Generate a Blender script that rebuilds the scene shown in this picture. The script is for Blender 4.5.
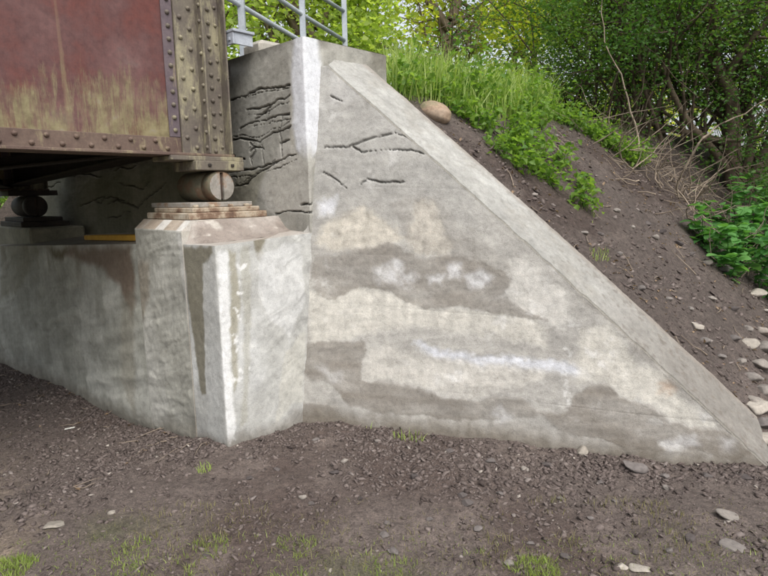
import bpy, math, random
import numpy as np
from mathutils import Matrix, Vector
for o in list(bpy.data.objects): bpy.data.objects.remove(o)
scn = bpy.context.scene
COL = scn.collection
# ------------------------------------------------------------------ camera
FPX = 580.0; PITCH = math.radians(9.2); ROLL = math.radians(1.1); EYE = 1.6
fwd = np.array([0, math.cos(PITCH), -math.sin(PITCH)]); _u0 = np.array([0, math.sin(PITCH), math.cos(PITCH)])
_r0 = np.array([1., 0, 0])
rgt = _r0*math.cos(ROLL) - _u0*math.sin(ROLL); upv = _u0*math.cos(ROLL) + _r0*math.sin(ROLL)
cd = bpy.data.cameras.new('camera'); cam = bpy.data.objects.new('camera', cd); COL.objects.link(cam)
cd.sensor_width = 36; cd.lens = 36*FPX/768; cd.clip_start = .05; cd.clip_end = 2000
cam.matrix_world = Matrix(((rgt[0], upv[0], -fwd[0], 0), (rgt[1], upv[1], -fwd[1], 0), (rgt[2], upv[2], -fwd[2], EYE), (0, 0, 0, 1)))
scn.camera = cam
# ------------------------------------------------------------------ sky, sun, exposure
SUN_EL = math.radians(52); SUN_AZ = math.radians(158)      # azimuth clockwise from +Y (seen from the camera: behind, right)
wd = bpy.data.worlds.new('World'); scn.world = wd; wd.use_nodes = True
nt = wd.node_tree; bg = nt.nodes['Background']
sky = nt.nodes.new('ShaderNodeTexSky'); sky.sky_type = 'NISHITA'; sky.sun_disc = False
sky.sun_elevation = SUN_EL; sky.sun_rotation = SUN_AZ; sky.dust_density = 4.0; sky.air_density = 1.0
hs = nt.nodes.new('ShaderNodeHueSaturation'); hs.inputs['Saturation'].default_value = .32
nt.links.new(sky.outputs[0], hs.inputs['Color']); nt.links.new(hs.outputs[0], bg.inputs['Color'])
bg.inputs['Strength'].default_value = .15
sl = bpy.data.lights.new('sun', 'SUN'); sl.energy = 1.25; sl.angle = math.radians(45); sl.color = (1, .96, .9)
so = bpy.data.objects.new('sun', sl); COL.objects.link(so)
sd = Vector((math.sin(SUN_AZ)*math.cos(SUN_EL), math.cos(SUN_AZ)*math.cos(SUN_EL), math.sin(SUN_EL)))
so.rotation_euler = sd.to_track_quat('Z', 'Y').to_euler(); so.location = sd*30
vs = scn.view_settings; vs.view_transform = 'Standard'; vs.look = 'None'; vs.gamma = 1; vs.use_curve_mapping = False
vs.exposure = 0.72
scn.render.engine = 'CYCLES'
scn.cycles.max_bounces = 6; scn.cycles.transparent_max_bounces = 4

# ------------------------------------------------------------------ geometry helpers
rng = np.random.default_rng(7); random.seed(7)
C0 = np.array([0, 0, EYE])
def ray(px, py): return fwd + (px-384)/FPX*rgt - (py-288)/FPX*upv
def hitz(px, py, z): r = ray(px, py); return C0 + r*((z-EYE)/r[2])
def hitpl(px, py, p0, n): r = ray(px, py); return C0 + r*(((p0-C0)@n)/(r@n))
AZ = math.radians(43.5)
u1 = np.array([math.sin(AZ), math.cos(AZ), 0]); u2 = np.array([-u1[1], u1[0], 0]); uz = np.array([0, 0, 1.])
A = hitz(228.4, 449.6, 0.0)                                  # foot of the abutment's near corner
def Lp(a, b, z): return A + u1*a + u2*b + uz*z               # abutment frame -> world
def ab(P): d = P - A; return d@u1, d@u2
LM = Matrix(((u1[0], u2[0], 0, A[0]), (u1[1], u2[1], 0, A[1]), (0, 0, 1, 0), (0, 0, 0, 1)))

def _hash(ix, iy, iz, seed):
    h = (ix.astype(np.int64)*374761393 + iy.astype(np.int64)*668265263 + iz.astype(np.int64)*2147483647 + seed*974634539) & 0xffffffff
    h = ((h ^ (h >> 13))*1274126177) & 0xffffffff
    h = ((h ^ (h >> 16))*2246822519) & 0xffffffff
    return ((h ^ (h >> 15)) & 0xffff)/65535.0
def vnoise(P, seed=0):
    P = np.asarray(P, float); i = np.floor(P).astype(np.int64); f = P - i; f = f*f*(3-2*f)
    x, y, z = i[..., 0], i[..., 1], i[..., 2]; fx, fy, fz = f[..., 0], f[..., 1], f[..., 2]
    r = 0
    for dx in (0, 1):
        for dy in (0, 1):
            for dz in (0, 1):
                w = (fx if dx else 1-fx)*(fy if dy else 1-fy)*(fz if dz else 1-fz)
                r = r + w*_hash(x+dx, y+dy, z+dz, seed)
    return r*2-1
def fbm(P, scale=1., octv=4, seed=0, gain=.5):
    P = np.asarray(P, float)*scale; r = 0; a = 1; t = 0
    for o in range(octv):
        r = r + a*vnoise(P, seed+o*17); t += a; a *= gain; P = P*2.03 + 11.7
    return r/t
def sstep(e0, e1, x):
    t = np.clip((x-e0)/(e1-e0), 0, 1); return t*t*(3-2*t)
def mix(a, b, m): return a*(1-m[..., None]) + np.asarray(b)*m[..., None]
def poly_sd(U, V, poly):                                     # signed distance, negative inside
    poly = np.asarray(poly, float); n = len(poly); d = np.full(U.shape, 1e9); ins = np.zeros(U.shape, bool)
    for i in range(n):
        ax, ay = poly[i]; bx, by = poly[(i+1) % n]; ex, ey = bx-ax, by-ay
        t = np.clip(((U-ax)*ex+(V-ay)*ey)/(ex*ex+ey*ey+1e-12), 0, 1)
        d = np.minimum(d, np.hypot(U-ax-t*ex, V-ay-t*ey))
        c = ((ay > V) != (by > V)) & (U < (bx-ax)*(V-ay)/(by-ay+1e-12)+ax); ins ^= c
    return np.where(ins, -d, d)
def line_d(U, V, pts):
    d = np.full(U.shape, 1e9)
    for (ax, ay), (bx, by) in zip(pts[:-1], pts[1:]):
        ex, ey = bx-ax, by-ay; t = np.clip(((U-ax)*ex+(V-ay)*ey)/(ex*ex+ey*ey+1e-12), 0, 1)
        d = np.minimum(d, np.hypot(U-ax-t*ex, V-ay-t*ey))
    return d

def tag(o, label=None, cat=None, group=None, kind=None):
    if label: o['label'] = label
    if cat: o['category'] = cat
    if group: o['group'] = group
    if kind: o['kind'] = kind
    return o
def link(name, me, mat=None, parent=None):
    o = bpy.data.objects.new(name, me); COL.objects.link(o)
    if mat is not None and me is not None and not me.materials: me.materials.append(mat)
    if parent is not None: o.parent = parent
    return o
def empty(name, loc=(0, 0, 0), mw=None):
    o = bpy.data.objects.new(name, None); COL.objects.link(o); o.empty_display_size = .1
    if mw is not None: o.matrix_world = mw
    else: o.location = loc
    return o
def mesh_np(name, V, F, attrs=None, smooth=False, colors=None):
    V = np.asarray(V, np.float32); F = np.asarray(F, np.int32); k = F.shape[1]
    me = bpy.data.meshes.new(name); me.vertices.add(len(V)); me.vertices.foreach_set('co', V.ravel())
    me.loops.add(F.size); me.loops.foreach_set('vertex_index', F.ravel())
    me.polygons.add(len(F)); me.polygons.foreach_set('loop_start', np.arange(0, F.size, k, dtype=np.int32))
    if smooth: me.polygons.foreach_set('use_smooth', np.ones(len(F), bool))
    me.update(calc_edges=True)
    for nme, arr in (attrs or {}).items():
        a = me.attributes.new(nme, 'FLOAT', 'POINT'); a.data.foreach_set('value', np.asarray(arr, np.float32))
    if colors is not None: set_col(me, colors)
    return me
def set_col(me, colors):
    a = me.attributes.new('Col', 'FLOAT_COLOR', 'POINT'); c = np.ones((len(colors), 4), np.float32); c[:, :3] = colors
    a.data.foreach_set('color', c.ravel())
class MB:
    """collects simple shapes, builds one mesh"""
    def __init__(s): s.v = []; s.f = []
    def add(s, V, F):
        o = len(s.v); s.v += [tuple(map(float, p)) for p in V]; s.f += [tuple(int(i)+o for i in f) for f in F]; return s
    def box(s, x0, x1, y0, y1, z0, z1, c=0):
        if c <= 0:
            V = [(x, y, z) for z in (z0, z1) for y in (y0, y1) for x in (x0, x1)]
            return s.add(V, [(0, 2, 3, 1), (4, 5, 7, 6), (0, 1, 5, 4), (2, 6, 7, 3), (0, 4, 6, 2), (1, 3, 7, 5)])
        V = []; F = []                                           # bevelled box: 24 verts
        lo = (x0, y0, z0); hi = (x1, y1, z1); idx = {}
        for sx in (0, 1):
            for sy in (0, 1):
                for sz in (0, 1):
                    for ax in range(3):
                        p = []
                        for k, sgn in enumerate((sx, sy, sz)):
                            e = hi[k] if sgn else lo[k]
                            if k != ax: e += -c if sgn else c
                            p.append(e)
                        idx[(sx, sy, sz, ax)] = len(V); V.append(p)
        g = lambda a, b, c_, ax: idx[(a, b, c_, ax)]
        for ax in range(3):
            for sg in (0, 1):
                q = []
                for (i, j) in ((0, 0), (1, 0), (1, 1), (0, 1)):
                    t = [0, 0, 0]; t[ax] = sg; t[(ax+1) % 3] = i; t[(ax+2) % 3] = j; q.append(g(*t, ax))
                F.append(q if sg else q[::-1])
            a1, a2 = (ax+1) % 3, (ax+2) % 3
            for i in (0, 1):
                for j in (0, 1):
                    q = []
                    for (e, own) in ((0, a1), (1, a1), (1, a2), (0, a2)):
                        t = [0, 0, 0]; t[ax] = e; t[a1] = i; t[a2] = j; q.append(g(*t, own))
                    F.append(q if i == j else q[::-1])
        for sx in (0, 1):
            for sy in (0, 1):
                for sz in (0, 1):
                    q = [g(sx, sy, sz, k) for k in range(3)]; F.append(q if (sx+sy+sz) % 2 else q[::-1])
        return s.add(V, F)
    def tube(s, pts, rad, seg=6, cap=True):
        V, F = tube_np(pts, rad, seg); s.add(V, F); n = len(pts)
        if cap:
            o = len(s.v)-n*seg; s.f.append(tuple(o+i for i in range(seg))[::-1]); s.f.append(tuple(o+(n-1)*seg+i for i in range(seg)))
        return s
    def build(s, name, mat, parent=None, smooth=False, mw=None):
        me = bpy.data.meshes.new(name); me.from_pydata(s.v, [], s.f); me.update()
        if smooth: me.polygons.foreach_set('use_smooth', [True]*len(me.polygons))
        o = link(name, me, mat, parent)
        if mw is not None: o.matrix_world = mw
        return o
def tube_np(pts, rad, seg=6):
    pts = np.asarray(pts, float); n = len(pts); rad = np.broadcast_to(np.asarray(rad, float), (n,))
    T = np.gradient(pts, axis=0) if n > 2 else np.repeat((pts[-1:]-pts[:1]), n, 0)
    T = T/(np.linalg.norm(T, axis=1, keepdims=True)+1e-12)
    ref = np.array([0.31, .17, 1.]) if abs(T[:, 2]).mean() < .9 else np.array([1., .2, 0])
    X = np.cross(T, ref); X /= np.linalg.norm(X, axis=1, keepdims=True)+1e-12; Y = np.cross(T, X)
    an = np.arange(seg)*2*math.pi/seg
    V = pts[:, None] + rad[:, None, None]*(np.cos(an)[None, :, None]*X[:, None] + np.sin(an)[None, :, None]*Y[:, None])
    i = np.arange(n-1)[:, None]*seg; j = np.arange(seg)[None]; k = (j+1) % seg
    F = np.stack([i+j, i+k, i+seg+k, i+seg+j], -1).reshape(-1, 4)
    return V.reshape(-1, 3), F
def join_np(parts):
    Vs, Fs, o = [], [], 0
    for V, F in parts: Vs.append(V); Fs.append(F+o); o += len(V)
    return np.concatenate(Vs), np.concatenate(Fs)

# ------------------------------------------------------------------ materials
def nodes(name):
    m = bpy.data.materials.new(name); m.use_nodes = True; n = m.node_tree; b = n.nodes['Principled BSDF']; return m, n, b
def N(n, t, **kw):
    x = n.nodes.new(t)
    for k, v in kw.items():
        if k in x.inputs: x.inputs[k].default_value = v
        else: setattr(x, k, v)
    return x
def noise(n, scale, detail=6, rough=.6, vec=None, dist=0):
    x = N(n, 'ShaderNodeTexNoise', Scale=scale, Detail=detail, Roughness=rough, Distortion=dist)
    if vec: n.links.new(vec, x.inputs['Vector'])
    return x.outputs['Fac']
def ramp(n, fac, stops):
    r = n.nodes.new('ShaderNodeValToRGB'); e = r.color_ramp.elements
    while len(e) < len(stops): e.new(.5)
    for q, (p, c) in zip(e, stops): q.position = p; q.color = tuple(c)+(1,) if len(c) == 3 else c
    n.links.new(fac, r.inputs[0]); return r.outputs[0]
def mixc(n, fac, a, b, mode='MIX'):
    x = n.nodes.new('ShaderNodeMix'); x.data_type = 'RGBA'; x.blend_type = mode
    for i, v in ((0, fac), (6, a), (7, b)):
        if hasattr(v, 'links') or hasattr(v, 'is_linked'): n.links.new(v, x.inputs[i])
        elif i == 0: x.inputs[0].default_value = v
        else: x.inputs[i].default_value = tuple(v)+(1,)
    return x.outputs[2]
def math_(n, op, a, b=None, c=None):
    x = n.nodes.new('ShaderNodeMath'); x.operation = op
    for i, v in enumerate((a, b, c)):
        if v is None: continue
        if isinstance(v, (int, float)): x.inputs[i].default_value = v
        else: n.links.new(v, x.inputs[i])
    return x.outputs[0]
def bump(n, b, h, strength=.3, dist=.01, prev=None):
    x = N(n, 'ShaderNodeBump', Strength=strength, Distance=dist); n.links.new(h, x.inputs['Height'])
    if prev: n.links.new(prev, x.inputs['Normal'])
    n.links.new(x.outputs[0], b.inputs['Normal']); return x.outputs[0]
def geo_pos(n): return n.nodes.new('ShaderNodeNewGeometry').outputs['Position']
def scaled(n, vec, s):
    m = n.nodes.new('ShaderNodeMapping'); m.inputs['Scale'].default_value = s; n.links.new(vec, m.inputs['Vector']); return m.outputs[0]

def concrete_mat(name, attr=True, base=(.42, .40, .36), rough_speck=.5):
    m, n, b = nodes(name); pos = geo_pos(n)
    if attr:
        at = N(n, 'ShaderNodeAttribute', attribute_name='Col'); c = at.outputs['Color']
    else:
        c = ramp(n, noise(n, 5, 6, .65, pos), [(.3, tuple(x*.72 for x in base)), (.7, tuple(min(1, x*1.15) for x in base))])
    f1 = noise(n, 21, 7, .74, pos, .3); f2 = noise(n, 150, 3, .7, pos)
    c = mixc(n, .8, c, ramp(n, f1, [(.3, (.74, .735, .73)), (.5, (1, 1, 1)), (.72, (1.18, 1.17, 1.15))]), 'MULTIPLY')
    c = mixc(n, .45, c, ramp(n, f2, [(.32, (.6, .59, .57)), (.5, (1, 1, 1)), (.72, (1.2, 1.2, 1.19))]), 'MULTIPLY')
    fl = noise(n, 13, 8, .78, pos, .6)                           # crisp scaling and lime film
    c = mixc(n, .55, c, ramp(n, fl, [(.40, (.80, .79, .775)), (.425, (1, 1, 1)), (.585, (1, 1, 1)), (.605, (1.17, 1.165, 1.16))]), 'MULTIPLY')
    vo = N(n, 'ShaderNodeTexVoronoi', Scale=70.0); n.links.new(pos, vo.inputs['Vector'])
    pit = ramp(n, vo.outputs['Distance'], [(.05, (.35, .33, .3)), (.16, (1, 1, 1))])
    pm = ramp(n, noise(n, 6, 3, .6, pos), [(.5, (0, 0, 0)), (.62, (.6, .6, .6))])
    c = mixc(n, pm, c, mixc(n, 1.0, c, pit, 'MULTIPLY'))
    n.links.new(c, b.inputs['Base Color']); b.inputs['Roughness'].default_value = .88; b.inputs['Specular IOR Level'].default_value = .25
    p = bump(n, b, f1, .3, .012); bump(n, b, f2, .5, .004, p)
    return m
def steel_mat(name, stops, bump_s=.25, zlich=None, rough=.75):
    m, n, b = nodes(name); pos = geo_pos(n)
    c = ramp(n, noise(n, 7, 8, .65, pos), stops)
    c = mixc(n, .5, c, ramp(n, noise(n, 60, 5, .7, pos), [(.3, (.6, .58, .56)), (.65, (1.15, 1.12, 1.1))]), 'MULTIPLY')
    n.links.new(c, b.inputs['Base Color']); b.inputs['Roughness'].default_value = rough; b.inputs['Specular IOR Level'].default_value = .35
    bump(n, b, noise(n, 70, 6, .7, pos), bump_s, .004)
    return m
def leaf_mat(name, c_dark, c_light, trans=.45, gloss=.45):
    m, n, b = nodes(name)
    at = N(n, 'ShaderNodeAttribute', attribute_name='tint')
    c = ramp(n, at.outputs['Fac'], [(0, c_dark), (1, c_light)])
    n.links.new(c, b.inputs['Base Color']); b.inputs['Roughness'].default_value = gloss; b.inputs['Specular IOR Level'].default_value = .3
    tr = n.nodes.new('ShaderNodeBsdfTranslucent')
    ct = mixc(n, 1.0, c, (1.5, 1.55, .7), 'MULTIPLY'); n.links.new(ct, tr.inputs['Color'])
    mx = n.nodes.new('ShaderNodeMixShader'); mx.inputs[0].default_value = trans
    out = n.nodes['Material Output']; n.links.new(b.outputs[0], mx.inputs[1]); n.links.new(tr.outputs[0], mx.inputs[2]); n.links.new(mx.outputs[0], out.inputs['Surface'])
    return m
def rand_mat(name, stops, scale=6, bumps=.4, rough=.9, per_obj=True, attr=None):
    m, n, b = nodes(name); pos = geo_pos(n)
    if attr: f = N(n, 'ShaderNodeAttribute', attribute_name=attr).outputs['Fac']
    elif per_obj: f = n.nodes.new('ShaderNodeObjectInfo').outputs['Random']
    else: f = noise(n, scale, 6, .6, pos)
    c = ramp(n, f, stops)
    c = mixc(n, .8, c, ramp(n, noise(n, 45, 6, .7, pos), [(.25, (.55, .54, .53)), (.7, (1.25, 1.22, 1.18))]), 'MULTIPLY')
    n.links.new(c, b.inputs['Base Color']); b.inputs['Roughness'].default_value = rough; b.inputs['Specular IOR Level'].default_value = .25
    bump(n, b, noise(n, 60, 6, .7, pos), bumps, .006)
    return m
M = {}
M['conc'] = concrete_mat('weathered_concrete')
M['conc_plain'] = concrete_mat('plain_concrete', False, (.36, .34, .30))
M['conc_dark'] = concrete_mat('dark_olive_concrete', False, (.22, .21, .16))  # darker and more olive than the plain concrete
# girder paint: dull red with peeling, lichen streaks low on the web
m, n, b = nodes('red_girder_paint'); pos = geo_pos(n)
red = ramp(n, noise(n, 2.2, 7, .62, pos), [(.28, (.075, .030, .026)), (.42, (.13, .042, .034)), (.54, (.115, .052, .048)), (.66, (.15, .078, .072)), (.8, (.16, .13, .115))])
red = mixc(n, .6, red, ramp(n, noise(n, 24, 6, .75, pos), [(.3, (.55, .52, .56)), (.5, (1, 1, 1)), (.68, (1.35, 1.25, 1.2))]), 'MULTIPLY')
sx = n.nodes.new('ShaderNodeSeparateXYZ'); n.links.new(pos, sx.inputs[0])
low = n.nodes.new('ShaderNodeMapRange'); n.links.new(sx.outputs['Z'], low.inputs[0])
for i, v in ((1, 2.75), (2, 1.98), (3, -.02), (4, .36)): low.inputs[i].default_value = v
st = noise(n, 8, 7, .8, scaled(n, pos, (2.6, 2.6, .38)), .2); st2 = noise(n, 2.6, 4, .6, scaled(n, pos, (1, 1, .6)))
lf = math_(n, 'ADD', math_(n, 'MULTIPLY', st, .70), math_(n, 'MULTIPLY', st2, .60)); lf = math_(n, 'ADD', lf, low.outputs[0])
lm = ramp(n, lf, [(.85, (0, 0, 0)), (.93, (.38, .38, .38)), (1.02, (.85, .85, .85))])
lc = ramp(n, noise(n, 14, 5, .7, pos), [(.35, (.14, .12, .06)), (.6, (.235, .21, .11)), (.75, (.24, .22, .16))])
stv = noise(n, 3.2, 3, .5, scaled(n, pos, (2.4, 2.4, .05))); smk = ramp(n, stv, [(.63, (0, 0, 0)), (.67, (.4, .4, .4))])
red = mixc(n, 1.0, red, (.86, .84, .85), 'MULTIPLY'); c = mixc(n, smk, red, (.22, .15, .09)); c = mixc(n, lm, c, lc)
n.links.new(c, b.inputs['Base Color']); b.inputs['Roughness'].default_value = .62; b.inputs['Specular IOR Level'].default_value = .35
p_ = bump(n, b, noise(n, 30, 6, .7, pos), .3, .004); bump(n, b, lf, .4, .004, p_)
M['red'] = m
def member_mat(name, ca, cb, cl, thr):
    m, n, b = nodes(name); pos = geo_pos(n)
    c = ramp(n, noise(n, 4, 6, .65, pos), [(.35, ca), (.65, cb)])
    f = noise(n, 4.5, 9, .75, scaled(n, pos, (1.8, 1.8, .5)), .3)
    c = mixc(n, ramp(n, f, [(thr, (0, 0, 0)), (thr+.1, (1, 1, 1))]), c, cl)
    c = mixc(n, .55, c, ramp(n, noise(n, 55, 6, .75, pos), [(.3, (.6, .6, .6)), (.62, (1.15, 1.14, 1.1))]), 'MULTIPLY')
    n.links.new(c, b.inputs['Base Color']); b.inputs['Roughness'].default_value = .7; b.inputs['Specular IOR Level'].default_value = .3
    bump(n, b, noise(n, 60, 6, .7, pos), .3, .004); return m
M['purple'] = member_mat('purple_grey_paint', (.10, .078, .09), (.14, .11, .12), (.22, .18, .12), .58)
M['olive'] = member_mat('lichen_steel', (.11, .092, .08), (.16, .14, .11), (.27, .245, .165), .50)
M['brown_steel'] = member_mat('brown_painted_steel', (.095, .062, .052), (.15, .108, .085), (.23, .19, .12), .54)
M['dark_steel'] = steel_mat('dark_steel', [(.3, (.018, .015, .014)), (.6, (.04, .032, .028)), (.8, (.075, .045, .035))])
M['rust'] = steel_mat('rusty_plate', [(.3, (.085, .05, .036)), (.42, (.19, .125, .085)), (.5, (.36, .30, .225)), (.68, (.48, .44, .37))], .5)
M['roller'] = steel_mat('roller_steel', [(.3, (.05, .047, .03)), (.5, (.12, .11, .075)), (.62, (.13, .08, .05)), (.75, (.22, .2, .15))], .6)
M['roller_end'] = steel_mat('roller_end_steel', [(.3, (.16, .145, .12)), (.5, (.29, .275, .25)), (.62, (.25, .16, .10)), (.8, (.36, .33, .29))], .6)
M['rail'] = steel_mat('grey_blue_rail_paint', [(.3, (.30, .34, .38)), (.7, (.42, .46, .50))], .1, rough=.5)
M['zinc'] = steel_mat('zinc_plate', [(.3, (.28, .31, .36)), (.7, (.42, .45, .5))], .1, rough=.5)
M['yellow'] = steel_mat('yellow_board', [(.3, (.50, .26, .03)), (.7, (.65, .38, .05))], .2)
M['stone'] = rand_mat('field_stone', [(0, (.12, .108, .105)), (.35, (.175, .16, .15)), (.7, (.235, .215, .195)), (1, (.29, .26, .23))])
M['dark_stone'] = rand_mat('dark_stone', [(0, (.065, .056, .055)), (.5, (.10, .088, .085)), (1, (.16, .145, .14))])
M['pale_stone'] = rand_mat('pale_stone', [(0, (.24, .22, .19)), (.5, (.31, .285, .25)), (1, (.38, .35, .31))])
M['boulder'] = rand_mat('boulder_stone', [(.3, (.20, .19, .12)), (.45, (.30, .22, .16)), (.6, (.36, .285, .22)), (1, (.38, .34, .27))], scale=5, per_obj=False)
M['clod'] = rand_mat('soil_clod', [(0, (.06, .047, .043)), (.4, (.118, .096, .089)), (.75, (.168, .14, .13)), (.93, (.22, .195, .183)), (1, (.33, .30, .27))], attr='tint')
M['bark'] = rand_mat('bark', [(.3, (.095, .072, .052)), (.7, (.20, .16, .118))], scale=9, per_obj=False, bumps=.8)
M['bark_dark'] = rand_mat('dark_bark', [(.3, (.04, .03, .022)), (.7, (.11, .085, .06))], scale=9, per_obj=False, bumps=.8)
M['dry'] = rand_mat('dry_twig', [(.3, (.16, .125, .10)), (.7, (.36, .30, .235))], scale=8, per_obj=False)
M['maple'] = leaf_mat('maple_leaf', (.30, .37, .05), (.50, .53, .10), .62)
M['far_leaf'] = leaf_mat('far_leaf', (.25, .36, .08), (.44, .52, .16), .62)
M['shrub_leaf'] = leaf_mat('shrub_leaf', (.035, .10, .022), (.12, .23, .045), .45)
M['weed_leaf'] = leaf_mat('weed_leaf', (.09, .19, .035), (.23, .35, .07), .5)
M['rasp_leaf'] = leaf_mat('raspberry_leaf', (.06, .19, .05), (.17, .36, .11), .4)
M['grass'] = leaf_mat('grass_blade', (.20, .31, .06), (.46, .54, .20), .5)
M['short_grass'] = leaf_mat('short_grass_blade', (.16, .24, .05), (.36, .42, .14), .45)
M['dry_grass'] = leaf_mat('dry_grass_blade', (.12, .13, .04), (.34, .30, .16), .35)
M['litter'] = leaf_mat('dead_leaf', (.10, .06, .035), (.34, .24, .15), .15)
M['white'] = rand_mat('white_scrap', [(0, (.62, .62, .58)), (1, (.7, .7, .66))], bumps=.1)
M['slot'] = steel_mat('roller_slot_rust', [(.3, (.04, .03, .025)), (.7, (.09, .06, .045))])

# ------------------------------------------------------------------ wing wall frame
WAZ = math.radians(106); w = np.array([math.sin(WAZ), math.cos(WAZ), 0]); nh = np.array([-w[1], w[0], 0]); nh = nh if nh[1] > 0 else -nh
WP1 = Lp(.761, 0, 1.362); _P0 = Lp(.612, 0, .05)
wn = np.cross(w, WP1-_P0); wn /= np.linalg.norm(wn)
KB = -wn[2]/(wn@nh)                                           # batter
def wing_sz(px, py): P = hitpl(px, py, WP1, wn); return (P-WP1)@w, P[2]
def wing_pt(s, z, back=0.):
    s = np.asarray(s, float); z = np.asarray(z, float)
    k = KB*(z-1.362) + back
    P = WP1[None]*np.ones(s.shape+(1,)) + s[..., None]*w + k[..., None]*nh; P = P.copy(); P[..., 2] = z; return P
_edge = [wing_sz(*q) for q in [(332.5, 69), (367, 97), (414, 141), (445, 170), (476, 195), (514, 228), (574, 285), (617, 324), (660, 364), (701, 402), (746, 444), (762, 460)]]
ES = np.array([e[0] for e in _edge]); EZ = np.array([e[1] for e in _edge])
pf = np.polyfit(ES, EZ, 3)
def wing_top(s): return np.polyval(pf, s)
WT = .40                                                     # thickness at the coping
TILT = .4616*1.05                                              # top tilts like the bank it retains
BSL = .95                                                     # bank: rise per metre across the track
Pm = wing_pt(np.array([1.3]), wing_top(np.array([1.3])))[0]; bm_ = ab(Pm)[1]
def bank_z(b): return Pm[2] + BSL*(b-bm_) - .085

# ------------------------------------------------------------------ terrain
FB = [(5.542, -.575), (0, 0)]
_bp = [(0, 365), (53, 385), (98, 408), (127, 424), (152, 432), (176, 437)]
_fb = sorted([(ab(hitpl(*q, A, u1))[1], hitpl(*q, A, u1)[2]) for q in _bp] + [(0., -.01), (-.3, -.005), (-1.2, -.005), (-1.8, -.045), (-2.2, -.05), (-2.5, .0), (-4, .02), (.25, -.02)])
FBx = np.array([p[0] for p in _fb] + [8, 14, 60]); FBz = np.array([p[1] for p in _fb] + [-.85, -1.3, -1.6])
def terrain(x, y, fine=True):
    x = np.asarray(x, float); y = np.asarray(y, float); P = np.stack([x, y, np.zeros_like(x)], -1)
    d = P - A; a = d@u1; bb = d@u2
    ax = np.clip(-a, 0, 3)
    front = np.interp(bb, FBx, FBz)*(1-.12*ax)
    if fine:
        front = front + .03*fbm(P, 1.1, 3, 5) + .022*np.clip(1-ax/1.2, 0, 1)*fbm(P, 4, 3, 9) + .05*np.exp(-((a+.05)/.35)**2)*(bb > 0)*(.3+.5*fbm(P, 2.3, 2, 4))
    # bank
    bz = bank_z(bb)
    bz = bz + (.06*fbm(P, .9, 3, 31) + .045*fbm(P, 3.2, 4, 33) + .02*fbm(P, 9, 3, 34) if fine else 0)
    back_n = P - WP1; s = back_n@w; dn = back_n@nh           # wing frame
    far = np.clip(a-2.2, 0, 30)
    bz = bz + .015*far
    top = 2.55 + (.05*fbm(P, .8, 2, 41) if fine else 0)
    bank = top - .5*np.log1p(np.exp(np.clip((top-bz)*8, -40, 40)))/4      # soft min
    bank = np.minimum(bank, top)
    other = 2.55 - .8*np.clip(bb-6.4, 0, 50)                  # far side of the embankment
    bank = np.minimum(bank, other)
    zg = .05 + (.04*fbm(P, .7, 3, 55) if fine else 0)
    k = 22.; bank = np.logaddexp(bank*k, np.minimum(front, zg)*k)/k - .02
    # steps hidden inside the concrete
    zt = np.clip(wing_top(np.clip(s, 0, 2.85)), 0, 3)
    dn0 = dn + KB*1.362
    m_w = sstep(.14, .36, dn0 - KB*zt*.6) 
    m_w = np.where(s > 2.88, sstep(-.35, .6, dn0), m_w)
    m_b = sstep(.95, 1.25, a)
    behind = np.where(bb > -.02, m_b, m_w)
    behind = np.where((bb > 6.3), sstep(-1.5, 1.6, a), behind)
    z = front*(1-behind) + bank*behind
    if fine:
        near = np.exp(-((y-3.5)/4)**2)*np.exp(-(x/5)**2)
        z = z + near*(.014*fbm(P, 13, 3, 71) + .02*np.maximum(0, fbm(P, 6, 2, 72)))
    return z
def T1(x, y): return float(terrain(np.array([x]), np.array([y]))[0])
def hit_ground(px, py, tmin=1.5):
    r = ray(px, py); t = np.arange(tmin, 30, .02); P = C0 + t[:, None]*r
    z = terrain(P[:, 0], P[:, 1]); i = np.argmax(P[:, 2] < z)
    if not (P[:, 2] < z).any(): return P[-1]
    return np.array([P[i, 0], P[i, 1], z[i]])
def axis(lo, hi, step, lim):
    c = list(np.arange(lo, hi+1e-6, step)); g = step; v = lo; L = []
    while v > -lim: g *= 1.16; v -= g; L.append(v)
    g = step; v = hi; R = []
    while v < lim: g *= 1.16; v += g; R.append(v)
    return np.array(L[::-1] + c + R)
gx = axis(-4.2, 5.0, .034, 420); gy = axis(1.6, 8.2, .034, 420)
GX, GY = np.meshgrid(gx, gy); GZ = terrain(GX, GY)
P3 = np.stack([GX, GY, GZ], -1)
da = (P3-A)@u1; db = (P3-A)@u2
# soil colour: dark purple brown, sandy near the viewer, greener where grass grows
cs = np.ones(P3.shape)*np.array([.152, .127, .116])
nz = fbm(P3, 1.3, 4, 101); cs = mix(cs, (.115, .09, .081), sstep(-.05, .45, nz))
nz2 = fbm(P3, 5, 4, 103); cs = mix(cs, (.215, .18, .163), .7*sstep(.1, .5, nz2))
dryz = sstep(-.75, -1.35, da + .25*nz)*sstep(-3.2, -1.2, db)*(db > -9)
cs = mix(cs, (.27, .222, .18), .95*np.clip(dryz, 0, 1)*sstep(-.3, .3, fbm(P3, 2.1, 4, 105)))
bk_ = sstep(.0, .5, GZ-.05)*(da > .8); cs = cs*(1-.28*bk_)[..., None]
grs = np.clip(sstep(.25, .6, fbm(P3, 1.5, 4, 107))*sstep(2.9, 2.4, GY)*(da < 0) + sstep(2.2, 2.5, GZ)*(da > .8) + sstep(9, 14, np.hypot(GX, GY)), 0, 1)
cs = mix(cs, (.085, .11, .035), .8*grs)
ny, nx = GX.shape; I = np.arange(nx*ny).reshape(ny, nx)
Fq = np.stack([I[:-1, :-1], I[:-1, 1:], I[1:, 1:], I[1:, :-1]], -1).reshape(-1, 4)
m, n, b = nodes('soil'); pos = geo_pos(n); at = N(n, 'ShaderNodeAttribute', attribute_name='Col')
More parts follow.
